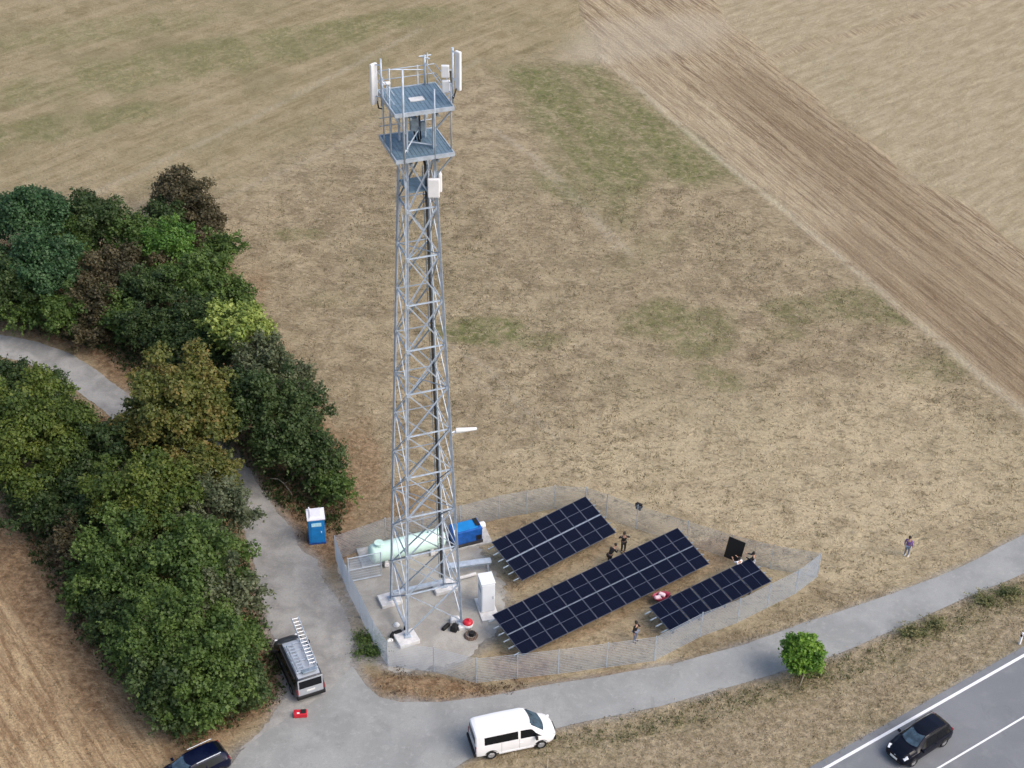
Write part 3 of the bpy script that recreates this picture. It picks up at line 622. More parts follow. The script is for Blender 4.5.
cover('verge_grass', scatter([vergep], 9, 65, EX), .28, .14, 5, .045, LM['dry'], 'dry grass on the verge between farm road and main road', 'grass', 66)
v2 = GP([(1100, 552), (1024, 582), (960, 608), (900, 634), (830, 662), (760, 686), (680, 706), (600, 724), (556, 738), (500, 762), (640, 738), (760, 706), (850, 680), (930, 645), (1024, 602), (1100, 575)])
cover('verge_weeds', scatter([v2], 8, 67, EX), .3, .16, 6, .06, LM['weed'], 'green weeds along the lower edge of the farm road', 'weeds', 68)
fld = GP([(215, 240), (330, 160), (520, 180), (700, 190), (905, 318), (1040, 440), (1040, 520), (900, 585), (818, 572), (700, 536), (590, 480), (480, 498), (345, 520), (350, 470), (300, 370)])
XYf = scatter([fld], 3.2, 69, EX + [(W_FENCE, .4), (W_NTREE, .2)])
cover('field_grass', XYf, .22, .16, 4, .05, LM['dry'], 'dry tussocky grass covering the field behind the compound', 'grass', 70)
xt = scatter([fld], 1.6, 91, EX + [(W_FENCE, .5), (W_NTREE, .2)]); kk = wob(xt[:, 0], xt[:, 1], .35, 92) + .6 * wob(xt[:, 0], xt[:, 1], 1.1, 93) > .12; xt = xt[kk]
cover('field_tussocks', xt, .16, .15, 8, .06, LM['tussock'], 'olive brown weed tussocks dotting the dry field', 'weeds', 94, elong=2.4)
fr = GP([(818, 582), (900, 590), (1024, 540), (1024, 530), (900, 560), (830, 575)]) 
mound = GP([(388, 672), (434, 676), (476, 688), (540, 684), (470, 698), (400, 700), (382, 692)])
cover('mound_grass', scatter([mound], 14, 81, EX + [(W_FENCE, .1)]), .45, .16, 6, .045, LM['dry'], 'withered straw-coloured grass on the mound at the road corner', 'grass', 82)
south = GP([(400, 672), (476, 688), (558, 680), (654, 667), (740, 628), (800, 600), (822, 580), (900, 585), (890, 596), (800, 630), (700, 659), (600, 678), (500, 695), (420, 701)])
cover('roadside_grass', scatter([south], 10, 71, EX + [(W_FENCE, .1)]), .26, .14, 5, .045, LM['dry'], 'dry grass strip between the mesh fence and farm road', 'grass', 72)
cover('stubble', scatter([GP([(-40, 500), (0, 515), (60, 600), (125, 700), (180, 755), (150, 800), (-60, 800)])], 6, 73), .14, .1, 4, .04, LM['dry'], 'pale stubble in the lower left field', 'stubble', 74)
inn = GP([(500, 525), (560, 515), (600, 525), (640, 535), (700, 552), (770, 574), (800, 580), (740, 615), (660, 652), (560, 668), (510, 668), (500, 600), (498, 560)])
cover('compound_grass', scatter([inn], 5, 75), .15, .14, 4, .04, LM['dry'], 'thin dry grass among the solar tables', 'grass', 76)
def bushy(px, py, r, kind, label, name='weed_clump', cat='weeds'):
    c = G(px, py, r * .6); root = empty(name, (c.x, c.y, 0), 0, label, cat, 'weed clumps by the roads')
    C, N, S, Sh = crown(r, r * .3, 12, .8, .08, .9, int(px)); C[:, 2] += r * .25; C[:, 0] *= 1.5; k = C[:, 2] > .03
    quads('foliage', C[k], N[k], S[k], Sh[k], LM[kind], root)
    m = MB()
    for i in range(5):
        a = i * 1.3; m.tube((0, 0, 0), (math.cos(a) * r * .5, math.sin(a) * r * .5, r * .7), .015, .006, 5)
    m.build('stem', M['bark'], root)
bushy(913, 631, .42, 'weed', 'larger green weed clump on the verge, midway between young tree and right border')
bushy(935, 624, .3, 'weed', 'small green weed clump beside the larger one on the verge')
bushy(985, 600, .36, 'weed', 'green weed clump on the verge near the right border')
bushy(1010, 592, .42, 'weed', 'green weed clump at the right border')
bushy(372, 650, .45, 'mid', 'dark green weed clump outside the west fence')
bushy(367, 638, .3, 'mid', 'smaller dark green weed clump outside the west fence')
bushy(812, 672, .35, 'weed', 'low weed clump at the foot of the young tree')

# ------------------------------------------------------------------ lattice tower
TB = Vector((-5.19, 69.87, 0)); TY = .3657
tower = empty('lattice_tower', TB, TY, 'tall galvanised steel lattice tower with two blue-grey platforms inside the compound', 'tower')
TI = Matrix.Rotation(-TY, 3, 'Z')
def TL(px, py, z): return TI @ (G(px, py, z) - TB)
NP_ = 11; HT = 33.0; HT2 = 35.6
def hw(z): return 1.78 + (0.70 - 1.78) * min(z, HT) / HT
zs = [0.45]; 
for i in range(NP_): zs.append(0.45 + (HT - .75) * ((i + 1) / NP_) ** .97)
cn = [(-1, -1), (1, -1), (1, 1), (-1, 1)]
for a, bq in cn:
    mb = MB(); mb.angle((a * hw(.3), bq * hw(.3), .3), (a * hw(HT), bq * hw(HT), HT), 0.135, .03); mb.angle((a * .70, bq * .70, HT), (a * .70, bq * .70, HT2), .12, .025)
    mb.box((a * 1.79, bq * 1.79, .32), (.42, .42, .04))
    for z in zs[1:]: mb.box((a * (hw(z) - .0), bq * (hw(z)), z), (.16, .16, .24), top=1)
    mb.build('leg', M['galv'], tower)
for i in range(NP_):
    z0, z1 = zs[i], zs[i + 1]
    for k in range(4):
        (a0, b0), (a1, b1) = cn[k], cn[(k + 1) % 4]; off = .05
        nx_, ny_ = (a0 + a1) / 2, (b0 + b1) / 2
        A0 = Vector((a0 * hw(z0), b0 * hw(z0), z0)); A1 = Vector((a1 * hw(z0), b1 * hw(z0), z0)); B0 = Vector((a0 * hw(z1), b0 * hw(z1), z1)); B1 = Vector((a1 * hw(z1), b1 * hw(z1), z1))
        o1 = Vector((nx_, ny_, 0)) * .07; o2 = -o1 * .6
        MB().angle(A0 + o1, B1 + o1, .062, .012).build('diagonal_brace', M['galv'], tower)
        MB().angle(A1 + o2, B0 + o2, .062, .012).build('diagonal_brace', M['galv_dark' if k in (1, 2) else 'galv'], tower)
        if i < NP_: MB().angle(B0, B1, .065, .012).build('horizontal_brace', M['galv'], tower)
for k in (0, 2):
    (a0, b0), (a1, b1) = cn[k], cn[(k + 1) % 4]; zz = .75 if k == 2 else 2.0
    if k == 2: MB().box((0, hw(zz), zz), (2 * hw(zz) - .2, .28, .16)).build('foot_beam', M['galv'], tower)
MB().box((-hw(.75), 0, .75), (.12, 2 * hw(.75) - .2, .12)).build('foot_beam', M['galv'], tower)
# internal plan bracing
mb = MB()
for z in (zs[3], zs[6], zs[9]):
    q = hw(z) - .06; mb.bar((-q, -q, z), (q, q, z), .05); mb.bar((-q, q, z + .06), (q, -q, z + .06), .05)
mb.build('plan_bracing', M['galv_dark'], tower)
# cable ladder with black feeder cables beside the rear leg
p0, p1 = TL(441.5, 577, 1.2), TL(424.8, 165, 32.2)
mb = MB()
for o in (-.14, .14): mb.bar(p0 + Vector((o, 0, 0)), p1 + Vector((o, 0, 0)), .04)
nr = 70
for i in range(nr): 
    c = p0.lerp(p1, i / nr); mb.bar(c + Vector((-.14, 0, 0)), c + Vector((.14, 0, 0)), .03)
mb.build('cable_ladder', M['galv_dark'], tower)
mb = MB()
for o in (-.035, .035): mb.tube(p0 + Vector((o, -.06, 0)), p1 + Vector((o, -.06, 0)), .032, n=6)
mb.build('feeder_cable', M['cable'], tower)
def platform(z, half, nm_label):
    mb = MB(); mb.box((0, 0, z), (2 * half, 2 * half, .10)); n = 14
    for i in range(n): mb.box((-half + (i + .5) * 2 * half / n, 0, z + .058), (.05, 2 * half - .1, .02))
    p = mb.build('platform', M['deck'], tower)
    e = MB()
    for s in (-1, 1):
        e.box((0, s * (half + .03), z - .02), (2 * half + .12, .055, .22)); e.box((s * (half + .03), 0, z - .02), (.055, 2 * half - .0, .22))
    e.build('edge_beam', M['galv'], p)
    u = MB()
    for s in (-.70, .70): u.box((0, s, z - .15), (2 * half, .1, .14)); u.box((s, 0, z - .31), (.1, 2 * half, .14))
    u.build('support_beam', M['galv_dark'], p)
    return p
platform(33.18, 1.50, 'lower'); up = platform(35.71, 1.50, 'upper')
MB().box((.0, -.15, 35.80), (.75, .42, .05)).build('hatch', M['white_conc'], up)
# underside platform knee frame
mb = MB()
for a, bq in cn:
    mb.bar((a * .74, bq * .74, 31.6), (a * 1.45, bq * 1.45, 33.0), .07)
    mb.bar((a * .72, bq * .72, 34.2), (a * 1.45, bq * 1.45, 35.55), .07)
mb.build('knee_brace', M['galv'], tower)
MB().box((0, 0, 30.9), (1.5, 1.5, .08)).build('rest_platform', M['deck'], tower)
# corner posts running up through both platforms and the rails
hp = 1.53
posts = [(-1.53, .62), (-1.1, -1.53), (.52, -1.53), (1.53, -1.1), (.6, 1.53), (-.9, 1.53), (-1.53, -.6)]
for i, (a, bq) in enumerate(posts):
    MB().tube((a, bq, 33.0), (a, bq, 36.85 if i not in (1,) else 38.1), .04 if i != 1 else .06, n=8).build('railing_post', M['galv'], tower)
for zz in (34.2, 33.75, 36.8, 36.3):
    mb = MB()
    if zz > 35:
        for (s0, s1) in (((1.53, -1.5), (1.53, 1.5)), ((-1.5, 1.53), (1.5, 1.53)), ((-1.53, -1.5), (-1.53, 1.5))): mb.tube((*s0, zz), (*s1, zz), .024, n=6)
    else:
        for (s0, s1) in (((-1.5, 1.53), (1.5, 1.53)),): mb.tube((*s0, zz), (*s1, zz), .024, n=6)
    mb.build('guard_rail', M['galv'], tower)
# masts and antennas
def mast(x, y, z0, z1, r=.055): return MB().tube((x, y, z0), (x, y, z1), r, n=10).build('antenna_mast', M['galv'], tower)
def panel(x, y, z0, z1, rz, wd=.36, dp=.17):
    mb = MB(); h = z1 - z0; mb.box((0, 0, 0), (wd, dp, h)); o = mb.build('panel_antenna', M['white'], tower, bevel=.05); o.location = (x, y, (z0 + z1) / 2); o.rotation_euler = (0, 0, rz); return o
ml = TL(381.7, 97, 35.7); mr = TL(452.6, 99, 35.7); mk = TL(425, 86, 35.7); mf = TL(404, 115, 35.7)
mast(ml.x, ml.y, 35.2, 37.75); mast(mr.x, mr.y, 35.5, 38.45, .07); mast(mk.x, mk.y, 35.7, 37.4); mast(mk.x + .14, mk.y - .02, 35.7, 37.5, .03)
pa = TL(374.6, 104, 35.25); panel(pa.x, pa.y, 35.25, 37.45, .5, .42)
pb = TL(458.2, 91, 36.55); panel(pb.x, pb.y, 36.6, 38.65, -1.1)
mb = MB()
for z in (35.7, 37.4): mb.bar((ml.x, ml.y, z), (pa.x, pa.y, z), .05)
for z in (36.9, 38.3): mb.bar((mr.x, mr.y, z), (pb.x, pb.y, z), .05)
mb.bar((mk.x - .3, mk.y, 37.35), (mk.x + .35, mk.y, 37.35), .05); mb.bar((mk.x - .2, mk.y + .1, 37.3), (mk.x + .25, mk.y - .1, 37.2), .05)
mb.bar((mk.x, mk.y, 37.0), (1.53, -1.2, 36.0), .045); mb.bar((mk.x, mk.y, 36.6), (-.9, 1.53, 36.8), .04)
mb.build('mounting_bracket', M['galv'], tower)
for (px, py, z, hgt) in ((445.2, 77, 37.0, .62), (446.2, 92, 36.2, .62)):
    c = TL(px, py, z); o = MB().box((0, 0, 0), (.40, .22, hgt)).build('radio_unit', M['white'], tower, bevel=.03); o.location = (c.x, c.y, z + hgt / 2); o.rotation_euler = (0, 0, -.35)
    MB().bar((c.x, c.y, z + .3), (mr.x, mr.y, z + .3), .05).build('mounting_bracket', M['galv_dark'], tower)
c = TL(386.6, 86, 36.6); o = MB().box((0, 0, 0), (.36, .22, .1)).build('radio_unit', M['white'], tower, bevel=.02); o.location = (c.x, c.y, 36.75)
MB().tube((c.x, c.y, 35.75), (c.x, c.y, 36.7), .035).bar((c.x, c.y, 36.3), (ml.x, ml.y, 36.3), .05).build('mounting_bracket', M['galv'], tower)
mb = MB(); mb.path([Vector((pa.x + .15, pa.y, 35.4)), Vector((pa.x + .2, pa.y, 35.0)), Vector((pa.x + .45, pa.y, 34.9)), Vector((ml.x + .05, ml.y, 35.4)), Vector((ml.x + .04, ml.y, 36.3))], .035)
mb.path([Vector((pb.x - .1, pb.y, 36.7)), Vector((pb.x - .25, pb.y, 36.2)), Vector((mr.x, mr.y + .05, 35.8)), Vector((mr.x - .1, mr.y, 37.2)), Vector((mr.x - .5, mr.y, 37.1))], .035)
for o_ in (-.25, .05, .3): mb.path([Vector((o_, .1, 35.6)), Vector((o_ * .8, .2, 34.8)), Vector((o_ * .5 + .2, .35, 33.3))], .045)
mb.path([Vector((.25, .3, 33.3)), p1 + Vector((0, -.1, 0))], .07)
mb.build('jumper_cable', M['cable'], tower)
mb = MB(); mb.box((-.1, .1, 34.35), (.35, .3, .7)); mb.box((.35, .0, 34.2), (.25, .2, .5)); mb.build('junction_box', M['galv_dark'], tower)
mb = MB(); mb.bar((-.9, -.9, 33.3), (.3, .2, 34.1), .06); mb.bar((-.5, -.1, 33.5), (.9, -.6, 33.3), .06); mb.build('floor_brace', M['galv'], tower)
# two white radios below the platform on the right corner
c = Vector((.58, -1.02, 30.6))
for dx, dy, w_, hgt, rz, zz in ((0, 0, .62, 1.08, -.35, 30.4), (.42, .22, .18, 1.05, -.2, 30.6)):
    o = MB().box((0, 0, 0), (w_, .22 if w_ > .3 else .42, hgt)).build('microwave_radio', M['white'], tower, bevel=.05); o.location = (c.x + dx, c.y + dy, zz + hgt / 2 + .18); o.rotation_euler = (0, 0, rz)
MB().tube((c.x + .1, c.y + .15, 30.3), (c.x + .1, c.y + .15, 32.0), .04).bar((c.x + .1, c.y + .15, 31.2), (.72, -.6, 31.2), .05).build('mounting_bracket', M['galv'], tower)
# white tapered side antenna at a third of the height
zz = 15.15; hs_ = hw(zz); c = Vector((hs_ + .42, -hs_ + .15, zz)); e = Vector((hs_ + 1.60, -hs_ - .12, zz + .05))
MB().tube(c, e, .17, .085, n=12).build('side_antenna', M['white'], tower, bevel=.01)
MB().bar((hs_, -hs_, zz), c, .07).bar((hs_, -hs_, zz - .35), c, .04).build('side_arm', M['galv'], tower)
# concrete feet
for (a, bq, sx, sy, rz) in ((-1, -1, 1.35, 1.2, .1), (1, -1, .72, .72, 0), (1, 1, 1.5, 1.1, 0), (-1, 1, 1.4, 1.1, .05)):
    l = MB().box((a * 1.86, bq * 1.86, .14), (sx, sy, .30), rz=rz); l.build('concrete_foot', M['white_conc'], tower, bevel=.04)

# ------------------------------------------------------------------ tank, generator, cabinets, trays
yaw = .30
cA, cB = G(368.5, 556, .9), G(445, 537, .9); ax = (cB - cA); L = ax.length; ty = math.atan2(ax.y, ax.x); mid_ = (cA + cB) / 2
tank = empty('gas_tank', (mid_.x, mid_.y, 0), ty, 'pale mint green horizontal tank lying behind the tower on a concrete slab', 'tank')
R90 = Matrix.Rotation(PI / 2, 3, 'Y'); r_ = .66
prof = [(0, -L / 2 - .02)] + [(r_ * math.sin(a), -L / 2 + .35 - .35 * math.cos(a)) for a in np.linspace(.15, PI / 2, 7)] + [(r_ * math.sin(a), L / 2 - .35 + .35 * math.cos(a)) for a in np.linspace(PI / 2, .15, 7)] + [(0, L / 2 + .02)]
MB().lathe(prof, (0, 0, 1.0), 32, R90).build('shell', M['mint'], tank)
MB().tube((-L / 2 + .75, 0, 1.55), (-L / 2 + .75, 0, 1.82), .27, n=20).tube((-L / 2 + .75, 0, 1.82), (-L / 2 + .75, 0, 1.86), .31, n=20).build('manhole_dome', M['mint'], tank)
for s in (-1, 1):
    mb = MB(); mb.box((s * L * .3, 0, .28), (.22, 1.1, .5)); mb.box((s * L * .3, -.52, .22), (.3, .16, .28)); mb.build('saddle', M['white_conc'], tank)
MB().tube((L / 2 - 1.2, 0, 1.6), (L / 2 - 1.2, 0, 1.8), .05).tube((L / 2 - 1.6, .1, 1.6), (L / 2 - 1.6, .1, 1.78), .07).build('valve', M['galv_dark'], tank)
q1, q2 = G(366, 558), G(482, 536)
sl = (q2 - q1); rzs = math.atan2(sl.y, sl.x)
tag(MB().box((0, 0, 0), (sl.length + .9, 1.9, .16), rz=0).build('concrete_slab', M['concrete'], bevel=.02, loc=(*((q1 + q2) / 2)[:2], .07)), 'long concrete slab under the mint tank and blue generator', 'slab').rotation_euler = (0, 0, rzs)
gc = G(465.5, 534, .75)
gen = empty('generator', (gc.x, gc.y, .15), ty, 'blue box-shaped generator with white round end beside the mint tank', 'generator')
MB().box((0, 0, .12), (2.15, 1.15, .22)).build('skid', M['post_dark'], gen, .02)
MB().box((0, 0, .78), (2.05, 1.1, 1.05)).build('housing', M['blue2'], gen, .05)
MB().box((-.05, 0, 1.33), (1.6, .9, .06)).build('top_cover', M['blue'], gen, .02)
MB().box((.78, .1, 1.37), (.3, .75, .06)).build('exhaust_grille', M['black'], gen)
for x in (-.55, .15): 
    MB().box((x, -.56, .72), (.55, .02, .6)).build('side_door', M['blue2'], gen)
MB().box((.75, -.565, .55), (.35, .02, .4)).build('vent', M['black'], gen)
MB().lathe([(0, 0), (.22, 0), (.24, .05), (.24, .35), (.16, .42), (0, .43)], (1.03, .1, .95), 18, R90).build('end_cap', M['white'], gen)
MB().box((-.85, -.3, 1.30), (.22, .22, .2)).build('control_box', M['white'], gen, .02)

def place_box(px, py, z=0): v = G(px, py, z); return (v.x, v.y, z)
cc = G(486.2, 607.5); cyaw = .27
cab = empty('equipment_cabinet', (cc.x, cc.y, .12), cyaw, 'tall white equipment cabinet on a pale slab right of the tower', 'cabinet')
MB().box((0, .0, 1.2), (.88, 1.05, 2.4)).build('body', M['cabinet'], cab, .03)
MB().box((0, 0, 2.42), (.94, 1.11, .06)).build('roof', M['cabinet'], cab, .02)
MB().box((0, -.535, 1.2), (.78, .02, 2.2)).build('door', M['cabinet'], cab, .008)
MB().box((.3, -.555, 1.2), (.03, .03, .25)).build('handle', M['galv_dark'], cab)
MB().box((-.452, 0, 1.7), (.015, .6, .35)).build('vent', M['galv'], cab)
tag(MB().box((0, 0, 0), (1.15, 2.15, .12)).build('cabinet_slab', M['white_conc'], bevel=.02, loc=(cc.x + .05, cc.y - .18, .06)), 'pale slab under the tall white cabinet, projecting in front of it', 'slab').rotation_euler = (0, 0, cyaw)
# cable tray bridge right of the tower
t0, t1 = G(447, 566, .9), G(491, 560, .9); d = t1 - t0; ta = math.atan2(d.y, d.x); tm_ = (t0 + t1) / 2
tray = empty('cable_tray', (tm_.x, tm_.y, 0), ta, 'grey covered cable tray on short posts running from the tower towards the solar tables', 'cable tray')
MB().box((0, 0, .9), (d.length, .48, .07)).build('cover', M['galv'], tray, .01)
MB().box((0, -.2, .82), (d.length - .1, .03, .14)).box((0, .2, .82), (d.length - .1, .03, .14)).build('side_rail', M['galv_dark'], tray)
for s in (-1, 1):
    for q in (-1, 1): MB().box((s * (d.length / 2 - .2), q * .17, .4), (.06, .06, .8)).build('post', M['galv'], tray)
t0, t1 = G(460, 578, .3), G(474, 574, .3); d = t1 - t0
tag(MB().box((0, 0, 0), (d.length + .3, .16, .14)).build('cable_duct', M['white_conc'], bevel=.01, loc=((t0 + t1) / 2)), 'short pale cable duct on low supports left of the white cabinet', 'duct').rotation_euler = (0, 0, math.atan2(d.y, d.x))

# ------------------------------------------------------------------ portable toilet
tc = Vector((-13.01, 76.85, 0)); toi = empty('portable_toilet', tc, -.052 + .33 - .02, 'blue portable toilet with a white roof beside the gravel track', 'toilet')
toi.rotation_euler = (0, 0, .2)
MB().box((0, 0, .09), (1.16, 1.16, .18)).build('base', M['blue2'], toi, .02)
mb = MB(); mb.box((0, 0, 1.13), (1.06, 1.06, 1.95))
for i in range(7):
    mb.box((-.45 + i * .15, .535, 1.1), (.05, .03, 1.8)); mb.box((.535, -.45 + i * .15, 1.1), (.03, .05, 1.8)); mb.box((-.535, -.45 + i * .15, 1.1), (.03, .05, 1.8))
mb.build('cabin_wall', M['blue'], toi, .02)
MB().box((0, -.545, 1.08), (.78, .04, 1.8)).build('door', M['blue'], toi, .015)
MB().box((.3, -.575, 1.05), (.05, .03, .14)).build('handle', M['white'], toi)
MB().box((0, -.57, 1.72), (.66, .015, .30)).build('sign', M['sign'], toi)
mb = MB(); mb.box((0, 0, 2.17), (1.22, 1.22, .12)); mb.box((0, 0, 2.26), (1.0, 1.0, .09), top=.75); mb.build('roof', M['roofwhite'], toi, .03)
MB().tube((-.4, .4, 2.2), (-.4, .4, 2.5), .05).build('vent_pipe', M['roofwhite'], toi)

# ------------------------------------------------------------------ solar tables
m, t, b = newmat('solar_cells'); M['cells'] = m
tcn = nn(t, 'ShaderNodeTexCoord'); sx = nn(t, 'ShaderNodeSeparateXYZ'); t.links.new(tcn.outputs['Object'], sx.inputs[0])
def gridline(sock, pitch, wd):
    f = mth(t, 'FRACT', mth(t, 'DIVIDE', sock, pitch)); return mth(t, 'LESS_THAN', f, wd / pitch)
gl = mth(t, 'MAXIMUM', gridline(sx.outputs[0], .182, .012), gridline(sx.outputs[1], .105, .010))
base = mixc(t, rng_(t, noise(t, tcn.outputs['Object'], 1.3, 3), .3, .7), (.0014, .0022, .009), (.0026, .0042, .014))
t.links.new(mixc(t, gl, base, (.007, .011, .033)), b.inputs['Base Color'])
b.inputs['Roughness'].default_value = .3; b.inputs['Specular IOR Level'].default_value = .12
def module_mesh(name, lx, ly, split):
    mb = MB(); fr = .026; th = .035
    mb.box((0, 0, 0), (lx - .02, ly - .02, th * .6), mat=0)
    for s in (-1, 1):
        mb.box((s * (lx / 2 - fr / 2), 0, .004), (fr, ly, th), mat=1); mb.box((0, s * (ly / 2 - fr / 2), .004), (lx - 2 * fr, fr, th), mat=1)
    if split == 'y': mb.box((0, 0, .013), (lx - 2 * fr, .035, .003), mat=1)
    else: mb.box((0, 0, .013), (.022, ly - 2 * fr, .003), mat=1)
    me = bpy.data.meshes.new(name); mb.bm.to_mesh(me); mb.bm.free(); me.materials.append(M['cells']); me.materials.append(M['alu']); return me
ME_P = module_mesh('solar_panel', 1.134, 1.70, 'y'); ME_L = module_mesh('solar_panel_landscape', 1.625, 1.118, 'x')
def solar_table(x, y, a, n, pitch, rows, rh, tilt, z0, mesh, label, over=.45):
    root = empty('solar_table', (x, y, 0), a, label, 'solar array', 'solar tables in the compound')
    Rt = Matrix.Rotation(tilt, 3, 'X'); gap = .045
    W_ = n * pitch; L_ = rows * rh
    for i in range(n):
        for j in range(rows):
            o = bpy.data.objects.new('solar_panel', mesh); COL.objects.link(o); o.parent = root
            p = Rt @ Vector(((i + .5) * pitch, (j + .5) * rh + (.03 if rows == 2 and rh > 1.5 and j else -.03 if rh > 1.5 else 0), 0)); o.location = (p.x, p.y, z0 + p.z); o.rotation_euler = (tilt, 0, 0)
    for k in range(6 if rh > 1.5 else 4):
        nk = 6 if rh > 1.5 else 4; yy = L_ * (k + .5) / nk; p = Rt @ Vector((0, yy, -.09))
        MB().box((W_ / 2 - over / 2 + .1, p.y, z0 + p.z), (W_ + over + .2, .06, .09), R=Rt).build('purlin', M['galv_dark'], root)
    if rh > 1.5:
        p = Rt @ Vector((W_ / 2, L_ / 2, -.028)); MB().box((p.x, p.y, z0 + p.z), (W_, .10, .03), R=Rt).build('middle_rail', M['galv_dark'], root)
    nb = max(3, round(W_ / 2.4)); 
    for k in range(nb):
        xx = W_ * (k + .35) / nb
        p1_, p2_ = Rt @ Vector((xx, .25, -.2)), Rt @ Vector((xx, L_ - .25, -.2)); za, zb = z0 + p1_.z, z0 + p2_.z
        MB().bar((xx, p1_.y, za), (xx, p2_.y, zb), .10).build('rafter', M['post_dark'], root)
        f = L_ * .22; g = L_ * .80
        MB().box((xx, f, (z0 + f * math.tan(tilt) - .25) / 2), (.10, .07, z0 + f * math.tan(tilt) - .25)).build('post', M['post_dark'], root)
        MB().box((xx, g, (z0 + g * math.tan(tilt) - .25) / 2), (.10, .07, z0 + g * math.tan(tilt) - .25)).build('post', M['post_dark'], root)
        MB().bar((xx + .05, f, z0 + f * math.tan(tilt) - .35), (xx + .05, g, .4), .05).build('strut', M['post_dark'], root)
    return root
solar_table(.913, 72.187, .664, 7, 8.09 / 7, 2, 1.72, .274, .9, ME_P, 'short solar table of seven columns nearest the blue generator')
solar_table(1.003, 65.517, .617, 13, 15.11 / 13, 2, 1.69, .204, .9, ME_P, 'longest solar table of thirteen columns in the middle of the compound')
solar_table(10.265, 67.793, .607, 5, 1.71, 2, 1.12, .154, .9, ME_L, 'narrow solar table at the pointed end beside the near fence', .5)

# ------------------------------------------------------------------ mesh fence
FP = [G(a, b_) for a, b_ in FENCE]
fence = empty('mesh_fence', FP[0], 0, 'galvanised wire mesh fence enclosing the tower and solar compound', 'fence')
m, t, b = newmat('fence_wire'); M['wire'] = m
b.inputs['Base Color'].default_value = (.50, .56, .62, 1); b.inputs['Roughness'].default_value = .5; b.inputs['Metallic'].default_value = .2
geo_ = nn(t, 'ShaderNodeNewGeometry'); t.links.new(mixc(t, noise(t, geo_.outputs['Position'], 1.2, 3), (.40, .46, .53), (.56, .63, .71)), b.inputs['Base Color'])
FH = 2.1
pts = [p - FP[0] for p in FP]
secs = []
for a, bb in zip(pts, pts[1:]):
    n = max(1, round((bb - a).length / 2.6))
    for i in range(n): secs.append((a.lerp(bb, i / n), a.lerp(bb, (i + 1) / n)))
for a, bb in secs:
    d = (bb - a); L = d.length; u = d / L
    MB().box((a.x, a.y, FH / 2 + .04), (.05, .05, FH + .05), rz=math.atan2(u.y, u.x)).build('post', M['galv'], fence)
    mb = MB(); nv_ = int(L / .05); r0 = .0060
    vs, fs = [], []
    def prism(p, q, r, e1, e2):
        k = len(vs)
        for base_ in (p, q):
            vs.append(base_ + e1 * r); vs.append(base_ - e1 * r * .5 + e2 * r * .87); vs.append(base_ - e1 * r * .5 - e2 * r * .87)
        for i in range(3): fs.append((k + i, k + (i + 1) % 3, k + 3 + (i + 1) % 3, k + 3 + i))
    nrm = Vector((-u.y, u.x, 0))
    for i in range(nv_):
        p = a + u * (.05 + (L - .1) * (i + .5) / nv_); prism(Vector((p.x, p.y, .04)), Vector((p.x, p.y, FH)), r0, nrm, u)
    for i in range(15):
        z = .06 + (FH - .08) * i / 14; p, q = Vector((a.x, a.y, z)), Vector((bb.x, bb.y, z)); prism(p + nrm * .014, q + nrm * .014, .0060, nrm, Vector((0, 0, 1)))
    me_ = bpy.data.meshes.new('mesh_panel'); me_.from_pydata([tuple(v) for v in vs], [], fs); me_.materials.append(M['wire'])
    o = bpy.data.objects.new('mesh_panel', me_); COL.objects.link(o); o.parent = fence
    mb.bm.free()
# gate frame in the north-west corner
g0, g1 = G(347, 590), G(361, 618)
gate = empty('fence_gate', G(349, 583), 0, 'steel gate frame standing open in the west corner of the fence', 'gate')
gd = Vector((.95, .32, 0)).normalized()
def gp_(s, z): v = gd * s; return (v.x, v.y, z)
MB().bar(gp_(0, .05), gp_(0, 2.2), .07).bar(gp_(2.2, .1), gp_(2.2, 2.15), .05).bar(gp_(0, 2.12), gp_(2.2, 2.12), .05).bar(gp_(0, .12), gp_(2.2, .12), .05).bar(gp_(0, 1.1), gp_(2.2, 1.1), .04).build('frame', M['galv'], gate)
mb = MB()
for i in range(34): mb.bar(gp_(.06 + i * .064, .12), gp_(.06 + i * .064, 2.12), .011)
for i in range(10): mb.bar(gp_(0, .2 + i * .21), gp_(2.2, .2 + i * .21), .011)
mb.build('mesh_infill', M['wire'], gate)

